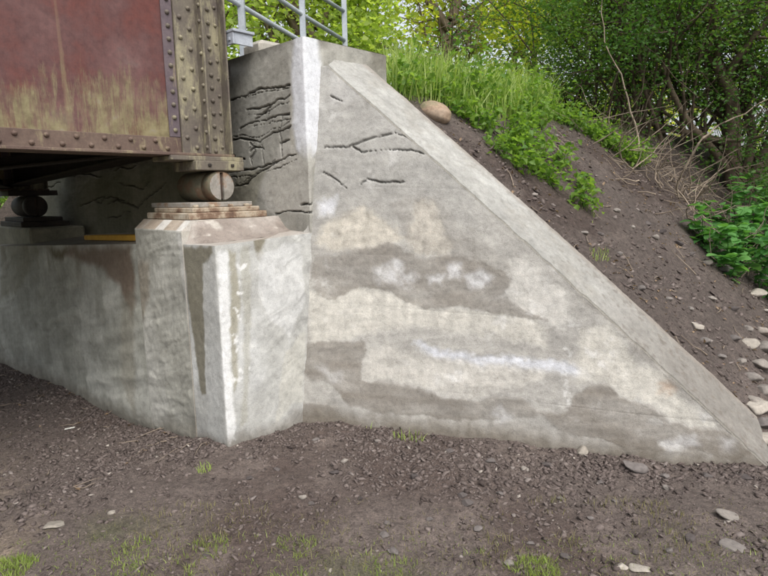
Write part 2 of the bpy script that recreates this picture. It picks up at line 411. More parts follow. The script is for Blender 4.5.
f1 = noise(n, 26, 5, .75, pos); f2 = noise(n, 110, 4, .75, pos)
c = mixc(n, .9, at.outputs['Color'], ramp(n, f1, [(.28, (.5, .48, .47)), (.5, (1, 1, 1)), (.75, (1.55, 1.5, 1.45))]), 'MULTIPLY')
c = mixc(n, .8, c, ramp(n, f2, [(.3, (.5, .5, .5)), (.55, (1.05, 1.03, 1)), (.75, (1.7, 1.6, 1.5))]), 'MULTIPLY')
n.links.new(c, b.inputs['Base Color']); b.inputs['Roughness'].default_value = .95; b.inputs['Specular IOR Level'].default_value = .15
p_ = bump(n, b, f1, .8, .03); bump(n, b, f2, .8, .012, p_); M['soil'] = m
g = link('ground', mesh_np('ground', P3.reshape(-1, 3), Fq, smooth=True, colors=cs.reshape(-1, 3)), M['soil'])
tag(g, 'dark brown stony soil rising to a steep bare bank', 'ground', kind='structure')

# ------------------------------------------------------------------ concrete slabs with a dense, coloured front
def slab(name, Fr, Bk, colors, mat, parent, edge_col=(.36, .34, .30)):
    """Fr: (nt,ns,3) front grid. Bk: (2,ns,3) back bottom row and back top row."""
    nt_, ns_ = Fr.shape[:2]; I = np.arange(nt_*ns_).reshape(nt_, ns_); V = [Fr.reshape(-1, 3)]; cl = [colors.reshape(-1, 3)]; F = []; o = nt_*ns_
    q = lambda a, b_: np.stack([a[:-1], a[1:], b_[1:], b_[:-1]], -1)
    F.append(np.stack([I[:-1, :-1], I[:-1, 1:], I[1:, 1:], I[1:, :-1]], -1).reshape(-1, 4)); nf = len(F[0]); ec = np.array(edge_col)
    def ring(P, c_):
        nonlocal o
        V.append(P); cl.append(np.ones((len(P), 3))*c_); ids = np.arange(o, o+len(P)); o += len(P); return ids
    f0, f1, b0, b1 = ring(Fr[0], colors[0]), ring(Fr[-1], .5*colors[-1]+.5*ec), ring(Bk[0], ec), ring(Bk[1], ec)
    F += [q(f1, b1), q(b0, f0), q(b1, b0)]
    tt = np.linspace(0, 1, nt_)[:, None]
    for c_, flip in ((0, True), (-1, False)):
        fc = ring(Fr[:, c_], .5*colors[:, c_]+.5*ec); bc = ring(Bk[0, c_]*(1-tt)+Bk[1, c_]*tt, ec); F.append(q(bc, fc) if flip else q(fc, bc))
    me = mesh_np(name, np.concatenate(V), np.concatenate(F)); sm = np.zeros(len(me.polygons), bool); sm[:nf] = True
    me.polygons.foreach_set('use_smooth', sm); set_col(me, np.concatenate(cl)); return link(name, me, mat, parent)
def base_conc(P, tone=(.43, .405, .36), dark=(.27, .255, .225), light=(.58, .565, .53), seed=200):
    c = np.ones(P.shape)*np.array(tone)
    n1 = fbm(P, 2.2, 5, seed); n2 = fbm(P, 7, 4, seed+3); n3 = fbm(P*np.array([1, 1, .25]), 16, 3, seed+5)
    c = mix(c, dark, .65*sstep(.05, .45, n1)); c = mix(c, light, .75*sstep(.02, .42, -n1+.25*n2))
    c = c*(1 + .16*n2 + .12*n3)[..., None]; return c
def edge_fade(sh, k=4):
    nt_, ns_ = sh; a = np.minimum(np.arange(ns_), np.arange(ns_)[::-1]); bq = np.minimum(np.arange(nt_), np.arange(nt_)[::-1])
    return np.clip(np.minimum(a[None], bq[:, None])/k, 0, 1)

# ------------------------------------------------------------------ wing wall
wing = empty('wing_wall', Lp(.7, -.1, 0)); tag(wing, 'tall triangular grey concrete wing wall with patched stained face and sloping top', 'wall')
wing_inv = Matrix.Translation(-wing.location)
def pinv(o, parent): o.matrix_parent_inverse = parent.matrix_basis.inverted(); return o
NS, NT = 380, 320
S = np.linspace(-.03, 2.86, NS); Tt = np.linspace(0, 1, NT)
ztop = np.clip(wing_top(S) - .011, -.08, 2.47); zb = -.45
Zg = zb + (ztop[None]-zb)*Tt[:, None]; Sg = np.repeat(S[None], NT, 0)
Sg = Sg - .10*np.clip(1-(Sg+.03)/.12, 0, 1)*sstep(1.40, 1.28, Zg)
W0 = wing_pt(Sg, Zg)
def cp(pts, ox, oy, sc): return [wing_sz(ox+x*sc, oy+y*sc) for x, y in pts]
t3 = 1/3
dark_polys = [
 (cp([(95,330),(110,290),(200,278),(330,250),(420,292),(520,290),(600,296),(680,330),(690,380),(660,410),(760,450),(800,480),(700,470),(600,450),(520,440),(440,445),(380,430),(330,395),(240,380),(150,430),(110,400),(90,370)],280,160,t3), .85),
 (cp([(65,130),(150,125),(200,125),(260,130),(245,180),(245,240),(330,250),(420,265),(470,290),(560,300),(640,290),(720,290),(760,320),(800,350),(700,352),(640,362),(560,362),(470,357),(400,347),(340,337),(260,332),(200,312),(180,272),(140,240),(90,250),(62,200)],280,300,t3), 1.),
 (cp([(60,330),(90,305),(150,305),(230,355),(300,370),(350,420),(430,440),(500,440),(560,460),(625,525),(560,548),(480,520),(420,510),(380,490),(310,490),(340,515),(250,545),(200,500),(130,470),(60,470),(-40,430),(-60,400),(0,390)],560,290,.3123), 1.),
 (cp([(20,320),(70,310),(150,320),(210,370),(100,385),(10,380)],280,300,t3), .8),
 (cp([(330,130),(400,108),(480,118),(540,200),(640,260),(700,330),(520,290),(480,180),(400,130),(385,240)],280,160,t3), .35),
 (cp([(20,0),(120,50),(230,150),(330,250),(420,330),(520,420),(600,500),(560,480),(480,410),(400,340),(310,260),(200,150),(100,60)],560,290,.3123), .55),
 (cp([(0,430),(200,448),(400,455),(640,470),(700,520),(300,520),(0,500)],330,400,.55), .35)]
light_polys = [
 (cp([(130,190),(200,165),(250,140),(330,190),(380,240),(300,262),(150,272),(110,250)],280,160,t3), .85, (.56,.52,.44)),
 (cp([(405,125),(460,125),(515,270),(490,290),(400,280),(385,240)],280,160,t3), .9, (.50,.465,.40)),
 (cp([(290,330),(350,300),(410,350),(380,380),(300,372)],280,160,t3), .8, (.66,.645,.61)),
 (cp([(180,320),(230,310),(220,360),(180,350)],280,160,t3), .5, (.58,.56,.52)),
 (cp([(450,352),(490,348),(480,365),(455,368)],280,160,t3), 1, (.74,.75,.76)),
 (cp([(505,310),(540,312),(535,350),(515,352)],280,160,t3), 1, (.70,.71,.72)),
 (cp([(560,350),(620,335),(625,372),(580,385)],280,160,t3), 1, (.74,.75,.77)),
 (cp([(110,125),(170,110),(160,160),(115,165)],280,160,t3), .7, (.68,.69,.72)),
 (cp([(400,128),(480,146),(560,162),(700,172),(800,182),(930,205),(930,232),(790,216),(640,202),(540,192),(440,165)],280,300,t3), .95, (.60,.61,.635)),
 (cp([(255,150),(330,145),(480,180),(640,190),(790,215),(790,240),(600,290),(470,285),(420,262),(330,245),(245,238)],280,300,t3), .75, (.56,.535,.48)),
 (cp([(480,225),(560,215),(560,235),(480,250)],280,300,t3), .6, (.68,.66,.61)),
 (cp([(80,400),(200,380),(350,395),(440,445),(560,455),(768,470),(800,560),(560,520),(400,500),(90,560)],280,160,t3), .8, (.58,.555,.49)),
 (cp([(690,300),(750,300),(860,400),(860,520),(768,470),(700,420)],280,160,t3), .7, (.60,.58,.53)),
 (cp([(60,120),(150,110),(260,240),(330,270),(390,340),(450,400),(510,440),(430,440),(350,415),(300,368),(230,352),(140,300),(60,300)],560,290,.3123), .8, (.57,.545,.48)),
 (cp([(320,300),(360,285),(380,310),(350,335),(315,325)],560,290,.3123), .9, (.45,.36,.28)),
 (cp([(320,490),(420,470),(430,500),(340,510)],560,290,.3123), .8, (.62,.60,.56)),
 (cp([(520,475),(550,480),(560,520),(520,515)],560,290,.3123), .7, (.6,.58,.54)),
 (cp([(630,350),(655,320),(690,355),(640,372)],280,300,t3), .7, (.55,.54,.51)),
 (cp([(390,190),(520,170),(560,230),(470,300),(390,320)],200,0,t3), .3, (.56,.55,.53))]
wc = [[(325,148),(347,147),(373,138),(395,133),(410,138)], [(353,147),(362,152),(387,150),(410,150),(423,153)], [(323,172),(335,179),(347,188)], [(361,184),(367,179),(377,182),(403,182)], [(331,96),(344,102)]]
wc = [[wing_sz(*q) for q in l] for l in wc]
dmask = np.zeros(Sg.shape)
warp = .035*fbm(W0, 8, 5, 301, .6); warp2 = .035*fbm(W0, 8, 5, 302, .6)
Uw, Vw = Sg+warp, Zg+warp2
col = base_conc(W0, (.40, .385, .35), (.345, .33, .30), (.47, .455, .415), 310)
up_grey = sstep(1.25, 1.75, Zg+.15*fbm(W0, 3, 3, 320)); col = mix(col, np.array([.37, .365, .34]), .55*up_grey)
tex = fbm(W0*np.array([1, 1, .3]), 30, 3, 330) + .9*np.minimum(0, fbm(W0, 26, 4, 331)+.12); proud = np.zeros(Sg.shape)
for poly, amt, lc in light_polys:
    d = poly_sd(Uw, Vw, poly) + .012*fbm(W0, 30, 3, 333); mk = amt*sstep(.028, -.032, d+.02*fbm(W0, 45, 2, 334))
    col = mix(col, np.array(lc), mk); col = col*(1+.26*mk*tex)[..., None]; proud -= .003*mk
for poly, amt in dark_polys:
    d = poly_sd(Uw, Vw, poly) + .014*fbm(W0, 32, 3, 335); sf = .009+.02*sstep(-.2, .4, fbm(W0, 3, 2, 338)); mk = amt*sstep(1, -1.1, d/sf)*(.82+.5*fbm(np.stack([Sg*2, Zg*7, Zg*0], -1), 2, 4, 336))
    dk = np.array([.232, .21, .18])*(1+.16*fbm(W0, 4, 4, 337))[..., None]
    dmask = np.maximum(dmask, np.clip(mk, 0, 1)); mk = np.clip(mk*.95, 0, 1)[..., None]; col = col*(1-mk) + dk*mk; proud += .0013*sstep(.006, -.012, d)*amt
    rim = np.exp(-((d-.0)/.005)**2)*amt*.10*sstep(0, .4, fbm(W0, 4, 2, 339)); col = col*(1-rim)[..., None]
for poly, amt in [(cp([(285,325),(350,298),(415,345),(390,382),(330,365),(295,375)],280,160,t3), .8), (cp([(440,345),(495,345),(490,370),(445,372)],280,160,t3), .8), (cp([(500,305),(545,310),(540,355),(510,355)],280,160,t3), .8), (cp([(555,350),(600,330),(635,345),(620,380),(575,388)],280,160,t3), .85), (cp([(320,492),(420,468),(445,498),(350,512)],560,290,.3123), .7), (cp([(520,470),(556,478),(570,520),(525,520)],560,290,.3123), .6), (cp([(625,355),(655,318),(695,352),(650,375)],280,300,t3), .65), (cp([(110,200),(180,215),(190,245),(150,235)],280,300,t3), .5)]:
    d = poly_sd(Uw, Vw, poly) + .03*fbm(W0, 14, 4, 370); mk = amt*sstep(.03, -.03, d)*sstep(-.5, .25, fbm(W0, 18, 4, 371)); col = mix(col, (.64, .635, .625), mk)
# pale flecks, lime bloom and trowel marks
ml = fbm(W0, 15, 5, 360, .65); bl = fbm(W0, 2.4, 4, 361); col = mix(col, (.70, .69, .66), .55*(1-.85*dmask)*sstep(.08, .36, ml)*sstep(-.05, .35, bl))
col = mix(col, (.25, .235, .205), .16*sstep(.12, .4, -ml)*sstep(-.1, .35, -bl+.2))
tr = fbm(np.stack([Sg*1.1+Zg*.2, Zg*6-Sg*.8, Zg*0], -1), 5, 4, 362); col = col*(1+.10*tr)[..., None]; proud += .002*tr
bnd = fbm(np.stack([Sg*.5+.1*Zg, (Zg+.06*Sg)*5.5, Zg*0], -1), 1.7, 5, 375, .6); col = col*(1+.2*bnd)[..., None]
col = col*np.array([.90, .905, .925])
# splashed dirt along the foot
zf = terrain(W0[..., 0]-nh[0]*.12, W0[..., 1]-nh[1]*.12); sp = sstep(.17, .0, Zg-zf+.05*fbm(W0*np.array([1, 1, .5]), 14, 4, 340)); col = mix(col, (.15, .13, .105), .9*sp)
# formwork lines, cracks
crk = np.zeros(Sg.shape)
for l in wc:
    d = line_d(Sg+.010*fbm(W0, 26, 4, 345), Zg+.010*fbm(W0, 26, 4, 346), l)/np.clip(.9+1.2*fbm(W0, 8, 3, 347), .3, 1.7); crk = np.maximum(crk, sstep(.006, .0015, d))
for zz in (.30, .82, 1.18, 1.62):
    d = np.abs(Zg - zz - .025*fbm(W0*np.array([1, 1, 0]), 1.3, 3, int(zz*100)) + .04*(Sg-1)); on = sstep(-.1, .25, fbm(W0, 2.6, 3, int(zz*77)))
    mk = sstep(.004, .001, d)*on; proud -= .002*mk; col = col*(1-.10*mk)[..., None]
disp = (.006*fbm(W0, 3, 4, 350) + .003*fbm(W0, 22, 4, 352) + proud)*edge_fade(Sg.shape, 8) - .02*crk
col = mix(col, (.05, .042, .036), .85*crk)
W0 = W0 - nh*disp[..., None]
Bk = np.stack([wing_pt(S, np.full(NS, zb), WT-.01), wing_pt(S, np.minimum(ztop+WT*TILT-.02, 2.5), WT-.01)])
o = pinv(slab('wall_body', W0, Bk, col, M['conc'], wing), wing)
# sloping coping
S2 = np.linspace(.12, 2.90, 300); TR = np.linspace(-.003, WT+.006, 50)
zt2 = wing_top(S2); Cf = wing_pt(np.repeat(S2[None], 50, 0), np.repeat(zt2[None], 50, 0))
Cf = Cf + TR[:, None, None]*nh + (TR[:, None]*TILT)[..., None]*uz
Cf[..., 2] = np.minimum(Cf[..., 2], 2.58)
cc = base_conc(Cf, (.33, .316, .278), (.26, .248, .22), (.375, .36, .32), 400)
cc = mix(cc, (.165, .145, .12), .8*sstep(1.3, 2.7, Cf@w - WP1@w + .25*fbm(Cf, 6, 4, 402))); 
st = sstep(.0, .4, fbm(Cf, 5, 5, 405, .65)); cc = mix(cc, (.27, .25, .21), .6*st); cc = cc*(1+.22*fbm(Cf, 24, 4, 410, .7))[..., None]; gr_ = sstep(.15, .4, fbm(Cf, 30, 3, 411))*sstep(.9, 2.4, Cf@w - WP1@w); cc = mix(cc, (.15, .125, .10), .6*gr_)
ed = sstep(.06, .0, WT-TR[:, None] + .03*fbm(Cf, 12, 3, 409)); cc = mix(cc, (.24, .2, .16), .6*ed)
cc = cc*np.array([.97, 1, 1.06]); Cf = Cf + (.005*fbm(Cf, 5, 4, 406) + .004*fbm(Cf, 25, 3, 407))[..., None]*uz
chip = sstep(.02, 0, TR[:, None]+.008)*np.maximum(0, fbm(Cf, 12, 3, 408)); Cf = Cf - (.02*chip)[..., None]*uz
Bk = np.stack([Cf[0]-uz*.018, Cf[-1]-uz*.3])
pinv(slab('coping', Cf, Bk, cc, M['conc'], wing, (.42, .40, .35)), wing)

# ------------------------------------------------------------------ abutment
abut = empty('bridge_abutment', Lp(0, 0, 0)); tag(abut, 'cracked grey concrete bridge abutment with bearing seat and white mortar corner', 'abutment')
def ab_px(px, py, plane, off):                                # pixel -> (a,b,z) on plane a=off or b=off
    P = hitpl(px, py, A+(u1 if plane == 'a' else u2)*off, u1 if plane == 'a' else u2); x = ab(P); return x[0], x[1], P[2]
def ripple(U, V, seed, sl=.25):
    wv1 = fbm(np.stack([U*.9, V*2.2, U*0], -1), 1.6, 3, seed); n_ = fbm(np.stack([U*.55, (V+sl*U)*5.5+wv1*1.6, U*0], -1), 1.5, 4, seed+5, .55)
    return np.clip(1-np.abs(n_)*6, 0, 1), n_
# seat wall (front face a=0, b 1.1..6.3)
bq = np.linspace(6.3, 1.095, 330); zb = -1.9
seat_z = np.interp(bq, [1.1, 4.8, 7], [1.271, 1.083, .97])
Tt = np.linspace(0, 1, 200); Zg = zb + (seat_z[None]-zb)*Tt[:, None]; Bg = np.repeat(bq[None], 200, 0)
P = A + Bg[..., None]*u2 + Zg[..., None]*uz
def fface(pts): return [ab_px(x, y, 'a', 0.)[1:] for x, y in pts]
col = base_conc(P, (.34, .34, .30), (.235, .235, .2), (.45, .45, .41), 500)
wv = fbm(np.stack([Bg*.8, Zg*5+Bg*1.2, Zg*0], -1), 2.2, 4, 505); col = col*(1+.22*wv)[..., None]
for poly, c_, a_ in [([(58,250),(70,246),(132,246),(136,300),(132,320),(118,285),(95,268),(80,262),(60,256)], (.15,.105,.075), .85), ([(48,247),(70,247),(62,262),(52,258)], (.13,.11,.07), .9), ([(0,240),(0,300),(20,290),(40,250),(50,246)], (.2,.19,.14), .6), ([(120,300),(135,290),(135,420),(120,380)], (.26,.24,.19), .5)]:
    d = poly_sd(Bg+.04*fbm(P, 8, 4, 511), Zg+.05*fbm(P, 8, 4, 512), fface(poly)); col = mix(col, c_, a_*sstep(.04, -.06, d))
rg, rn = ripple(Bg, Zg, 530); msk = sstep(-.35, .25, fbm(P, 1.3, 3, 533)); col = col*(1-.14*rg*msk+.10*rn)[..., None]
drip = sstep(.1, .55, fbm(np.stack([Bg, Zg*.12, Zg*0], -1), 9, 3, 515))*sstep(.75, 1.2, Zg+.2*fbm(P, 3, 2, 516)); col = mix(col, (.16, .14, .1), .6*drip)
zf = np.interp(Bg, FBx, FBz); col = mix(col, (.14, .125, .10), .7*sstep(.2, .03, Zg-zf+.06*fbm(P, 10, 3, 517)))
disp = (.012*wv + .007*rn - .003*rg*msk + .012*fbm(P, 2.5, 4, 520) + .004*fbm(P, 16, 4, 521))*edge_fade(Bg.shape, 6)
Fr = P - u1*disp[..., None]
Bk = np.stack([A+bq[:, None]*u2+u1*.9+uz*zb, A+bq[:, None]*u2+u1*.9+uz*(seat_z[:, None]+.09)])
pinv(slab('seat_wall', Fr, Bk, col, M['conc'], abut, (.27, .235, .19)), abut)
# bearing pedestal (near), chamfered
bq = np.linspace(1.095, .40, 90); Tt = np.linspace(0, 1, 190)
zz = np.concatenate([np.linspace(-.6, 1.385, 180), np.linspace(1.39, 1.452, 10)]); aa = np.concatenate([np.zeros(180), np.linspace(.006, .075, 10)])
Bg, Zg = np.meshgrid(bq, zz); Ag = np.repeat(aa[:, None], 90, 1)
P = A + Ag[..., None]*u1 + Bg[..., None]*u2 + Zg[..., None]*uz
col = base_conc(P, (.37, .365, .325), (.28, .275, .24), (.46, .455, .42), 540)
wv = fbm(np.stack([Bg*.8, Zg*5+Bg*1.2, Zg*0], -1), 2.2, 4, 505); col = col*(1+.2*wv)[..., None]
d = poly_sd(Bg+.03*fbm(P, 8, 3, 541), Zg+.05*fbm(P, 8, 3, 542), fface([(135,260),(150,262),(150,300),(138,340),(134,330)])); col = mix(col, (.22, .18, .13), .6*sstep(.03, -.04, d))
d = poly_sd(Bg+.02*fbm(P, 8, 3, 543), Zg+.03*fbm(P, 8, 3, 544), fface([(178,230),(186,245),(196,330),(206,450),(200,450),(190,330),(180,260)])); col = mix(col, (.56, .555, .53), .6*sstep(.02, -.02, d))
stripe = sstep(.05, .25, fbm(np.stack([Bg, Bg*0, Bg*0], -1), 7, 2, 546))*(Zg > 1.388); col = mix(col, (.6, .58, .55), .8*stripe); col = mix(col, (.33, .24, .17), .6*(Zg > 1.388)*(1-stripe))
zf = np.interp(Bg, FBx, FBz); col = mix(col, (.14, .125, .10), .7*sstep(.2, .03, Zg-zf+.06*fbm(P, 10, 3, 517)))
rg, rn = ripple(Bg, Zg, 535, .35); col = col*(1-.13*rg*(Zg < 1.3)+.10*rn)[..., None]
disp = (.012*wv + .007*rn - .003*rg + .006*fbm(P, 16, 4, 521))*edge_fade(Bg.shape, 6) + .004
Fr = P - u1*disp[..., None]
Bk = np.stack([A+bq[:, None]*u2+u1*.75-uz*.6, A+bq[:, None]*u2+u1*.75+uz*1.452])
pinv(slab('bearing_pedestal', Fr, Bk, col, M['conc'], abut, (.38, .34, .29)), abut)
# corner block: front face b .395..0, then side face a 0...82
q = np.concatenate([np.linspace(-.393, -.006, 60), np.linspace(.006, .84, 120)])
def corner(qv, a0=0.): return np.where(qv < 0, a0, a0+qv), np.where(qv < 0, -qv, 0.)
zt_ = np.interp(q, [-.4, 0, .84], [1.30, 1.309, 1.345])
Tt = np.linspace(0, 1, 220); zb = -.6; Zg = zb + (zt_[None]-zb)*Tt[:, None]; Qg = np.repeat(q[None], 220, 0)
Ag, Bg = corner(Qg); P = A + Ag[..., None]*u1 + Bg[..., None]*u2 + Zg[..., None]*uz
nrm = np.where((Qg < 0)[..., None], u1, u2)                    # inward
col = base_conc(P, (.43, .43, .41), (.33, .33, .315), (.53, .535, .525), 560)
wob = .026*fbm(P, 11, 5, 562, .65); wob2 = .07*fbm(P, 7, 4, 563)
ff = lambda pts: [(-b_, z_) for (b_, z_) in fface(pts)]
fs = lambda pts: [(lambda r: (r[0], r[2]))(ab_px(x, y, 'b', 0.)) for x, y in pts]
for poly, c_, a_ in [(ff([(182,246),(212,248),(213,254),(203,262),(203,290),(204,330),(206,395),(201,395),(196,360),(192,330),(186,280)]), (.18,.165,.12), .9), (ff([(206,300),(217,260),(222,330),(224,400),(228,450),(208,450)]), (.43,.435,.42), .6),
                     (fs([(228,250),(236,252),(240,300),(236,340),(239,380),(234,395),(229,330),(231,290)]), (.30,.28,.21), .75), (fs([(240,250),(250,252),(251,330),(248,420),(240,430),(244,380),(242,300)]), (.34,.33,.27), .5), (fs([(255,238),(265,240),(263,252),(259,262),(256,250)]), (.2,.18,.13), .9),
                     (fs([(217,252),(228,252),(229,300),(231,380),(236,430),(230,450),(226,430),(222,360)]), (.68,.685,.68), .85), (fs([(258,255),(300,240),(306,300),(290,340),(270,320),(258,300)]), (.58,.585,.58), .6),
                     (fs([(245,430),(262,390),(272,340),(285,330),(278,390),(262,425),(240,448)]), (.38,.38,.36), .7), (fs([(285,350),(306,330),(304,400),(275,425)]), (.5,.49,.44), .6)]:
    d = poly_sd(Qg+wob, Zg+wob2, poly); col = mix(col, c_, a_*sstep(.012, -.014, d))
fl = sstep(.35, .5, fbm(P, 18, 3, 566))*(Qg > 0)*(Qg < .25); col = mix(col, (.72, .72, .71), .8*fl)
zf = terrain(P[..., 0]-u2[0]*.1-u1[0]*.02, P[..., 1]-u2[1]*.1-u1[1]*.02); zf = np.where(Qg < 0, np.interp(Bg, FBx, FBz), np.clip(zf, -.1, .15)); col = mix(col, (.15, .13, .105), .7*sstep(.12, .0, Zg-zf+.05*fbm(P, 12, 3, 567)))
rip = fbm(np.stack([Qg+Zg*.7, Zg*.2-Qg*.3, Zg*0], -1), 9, 3, 569)*sstep(.25, .4, Qg); col = col*(1+.14*rip)[..., None]
rg, rn = ripple(Qg, Zg, 537, -.7); m3 = sstep(.22, .45, Qg); rg = rg*sstep(-.15, .3, fbm(P, 3, 3, 539)); col = col*(1-.13*rg*m3+.10*rn*m3)[..., None]
fade = edge_fade(Qg.shape, 6)*np.clip(np.abs(Qg)/.03, 0, 1)
disp = (.012*rip + .007*rn*m3 - .003*rg*m3 + .006*fbm(P, 4, 4, 570) + .003*fbm(P, 20, 4, 571))*fade - .006*np.exp(-(Qg/.012)**2)*np.abs(fbm(P, 14, 3, 572))*2
Fr = P - nrm*disp[..., None]
Ai, Bi = np.where(q < 0, .5, np.maximum(q, .5)), np.where(q < 0, -q, .39*np.clip(q/.4, .02, 1)); Bi = np.where(q < 0, np.maximum(-q, .01), np.minimum(.39, np.maximum(.01, q)))
Ai = np.where(q < 0, .8, .84); 
Bk = np.stack([A+Ai[:, None]*u1+Bi[:, None]*u2+uz*zb, A+Ai[:, None]*u1+Bi[:, None]*u2+uz*(zt_[:, None]+.03)])
pinv(slab('corner_block', Fr, Bk, col, M['conc'], abut, (.34, .29, .25)), abut)
# mortar fillet between corner block top and pedestal
tq = np.linspace(0, 1, 90); tb = [0, .22, 1]
bot = np.stack([np.interp(tq, tb, [.0, .10, .76]), np.interp(tq, tb, [.42, .20, .15]), np.interp(tq, tb, [1.295, 1.305, 1.335])], -1)
tp = np.stack([np.interp(tq, tb, [.05, .13, .76]), np.interp(tq, tb, [.42, .365, .375]), np.interp(tq, tb, [1.43, 1.448, 1.455])], -1)
vv = np.linspace(0, 1, 30)[:, None, None]; G = bot[None]*(1-vv) + tp[None]*vv; G[..., 2] -= .03*np.sin(vv[..., 0]*math.pi)
P = A + G[..., :1]*u1 + G[..., 1:2]*u2 + G[..., 2:]*uz; col = base_conc(P, (.24, .205, .18), (.15, .115, .09), (.36, .33, .30), 580)
col = mix(col, (.5, .47, .42), .7*sstep(.1, .35, fbm(P, 9, 4, 582))*(vv[..., 0] > .55)); P = P + ((.012*fbm(P, 11, 4, 581))[..., None])*uz
Bk = np.stack([Lp(0, 0, 0)+bot[:, :1]*u1+.43*u2+1.29*uz, Lp(0, 0, 0)+tp[:, :1]*u1+.43*u2+tp[:, 2:]*uz])
pinv(slab('mortar_fillet', P, Bk, col, M['conc'], abut, (.3, .26, .22)), abut)
# backwall: front face a=.75 from b 6.2 to 0, then end face a .75..1.55
AB = .752
q = np.concatenate([np.linspace(-6.2, -1.5, 150)[:-1], np.linspace(-1.5, -.006, 215), np.linspace(.006, .80, 100)])
ZT = 2.64; Tt = np.linspace(0, 1, 300); zb = .9; Zg = zb + (ZT-zb)*np.repeat(Tt[:, None], len(q), 1); Qg = np.repeat(q[None], 300, 0)
Ag, Bg = corner(Qg, AB); P = A + Ag[..., None]*u1 + Bg[..., None]*u2 + Zg[..., None]*uz
nrm = np.where((Qg < 0)[..., None], u1, u2)
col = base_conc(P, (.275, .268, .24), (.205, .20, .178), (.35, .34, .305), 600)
bf = lambda pts: [(lambda r: (-r[1], r[2]))(ab_px(x, y, 'a', AB)) for x, y in pts]
cpx = lambda pts, ox=200, oy=0: bf([(ox+x/3, oy+y/3) for x, y in pts])
# darker olive tone from the near girder inwards, brown seep at the seat
far_dark = sstep(-1.15, -1.7, Qg + .25*fbm(P, 3, 4, 603)); col = mix(col, (.135, .13, .085), .75*far_dark)
patchy = sstep(.1, .4, fbm(P, 2.5, 3, 604))*far_dark; col = mix(col, (.25, .235, .19), .6*patchy)
for poly, c_, a_ in [(cpx([(270,130),(330,110),(330,470),(300,480),(270,440)]), (.46,.44,.38), .8), (cpx([(190,175),(205,165),(218,190),(212,208),(190,200)]), (.5,.48,.44), .7), (cpx([(75,200),(120,185),(260,150),(265,250),(80,300)]), (.30,.29,.255), .6), (cpx([(250,420),(330,440),(340,640),(200,640),(170,560)]), (.42,.405,.37), .7), (cpx([(110,520),(200,500),(160,640),(90,640)]), (.22,.21,.16), .6)]:
    d = poly_sd(Qg+.02*fbm(P, 9, 3, 606), Zg+.02*fbm(P, 9, 3, 607), poly); col = mix(col, c_, a_*sstep(.02, -.03, d))
cracks = [[(75,305),(130,290),(180,265),(220,262),(270,257)], [(138,328),(190,322),(235,300),(270,285)], [(165,357),(195,335),(210,318)], [(118,385),(160,365),(210,355),(268,342)], [(75,425),(120,415),(150,420),(180,425),(210,405),(240,395),(270,378)], [(150,430),(165,450),(150,475),(155,490)], [(185,435),(190,490)], [(245,345),(240,400),(246,470)], [(70,520),(100,515),(150,508),(220,490),(290,460)], [(105,560),(140,550),(170,520),(230,490)], [(190,445),(160,440),(150,455)], [(240,430),(268,420)]]
cracks = [cpx(l) for l in cracks] + [bf([(275,213),(290,211),(312,212)]), bf([(300,205),(312,204)])]
rr = np.random.default_rng(3)
for i in range(16):
    x = -rr.uniform(1.3, 5.8); z = rr.uniform(1.3, 2.0); l = []
    for k in range(6): l.append((x, z)); x += rr.uniform(.08, .2); z += rr.uniform(-.05, .08)
    cracks.append(l)
base_n = len(cracks)
for l in list(cracks[:12]):
    for k in (int(rr.integers(0, 2)),):
        o_ = rr.uniform(.018, .05)*(1 if k else -1); i0 = rr.integers(0, 2); cracks.append([(x+rr.normal()*.01, z+o_+rr.normal()*.006) for x, z in l[i0:]] if len(l[i0:]) > 1 else l)
wq, wz_ = .012*fbm(P, 22, 3, 610), .016*fbm(P, 18, 3, 611); crk = np.zeros(Qg.shape); lip = np.zeros(Qg.shape); wvar = np.clip(.95 + 1.1*fbm(P, 7, 3, 613), .22, 1.9)
for ci, l in enumerate(cracks):
    d = line_d(Qg+wq, Zg+wz_, l)/wvar*(1. if ci < base_n else 3.0); crk = np.maximum(crk, sstep(.0072, .002, d)); lip = np.maximum(lip, np.exp(-(d/.03)**2))
# white mortar smeared over the corner
wid = np.interp(Zg, [1.82, 1.86, 1.92, 2.1, 2.4, 2.66], [0, .055, .115, .15, .135, .10])*np.where(Qg > 0, 1.15, 1.0)
hal = np.interp(Zg, [1.75, 1.9, 2.2, 2.66], [0, .12, .155, .165]); dq = np.abs(Qg+.005) + .02*fbm(P, 9, 4, 620)
mh = sstep(.015, -.01, dq-hal); mw = sstep(.03, -.03, dq-wid+.02*fbm(P, 4, 3, 619))*sstep(1.80, 1.98, Zg+.10*fbm(P*np.array([1, 1, .3]), 14, 3, 618))
col = mix(col, (.43, .42, .38), .8*mh); stroke = fbm(P*np.array([1, 1, .12]), 26, 4, 622)
col = mix(col, (.64, .655, .69), .92*mw); col = col*(1+.10*mw*stroke)[..., None]
col = mix(col, (.72, .735, .77), .7*mw*np.exp(-((Qg+.015)/.02)**2))
endf = sstep(.17, .22, Qg); col = mix(col, (.20, .185, .15), .7*endf*sstep(-.2, .3, fbm(P, 5, 4, 624)))
col = mix(col, (.13, .12, .10), .55*sstep(.10, 0, ZT-Zg+.05*fbm(P, 6, 3, 626))*(1-mw)*sstep(-.2, .2, fbm(P, 3, 2, 627)))
col = mix(col, (.04, .034, .03), .9*crk)
strat = fbm(np.stack([Qg*.6, (Zg-.35*Qg)*5, Zg*0], -1), 2.2, 3, 629)
disp = (.004*strat*(1-mw) + .004*fbm(P, 5, 4, 630) + .003*fbm(P, 22, 4, 631))*edge_fade(Qg.shape, 6)*np.clip(np.abs(Qg)/.04, 0, 1) - .03*crk*(1-.0*mw) + .006*mw 
Fr = P - nrm*disp[..., None]
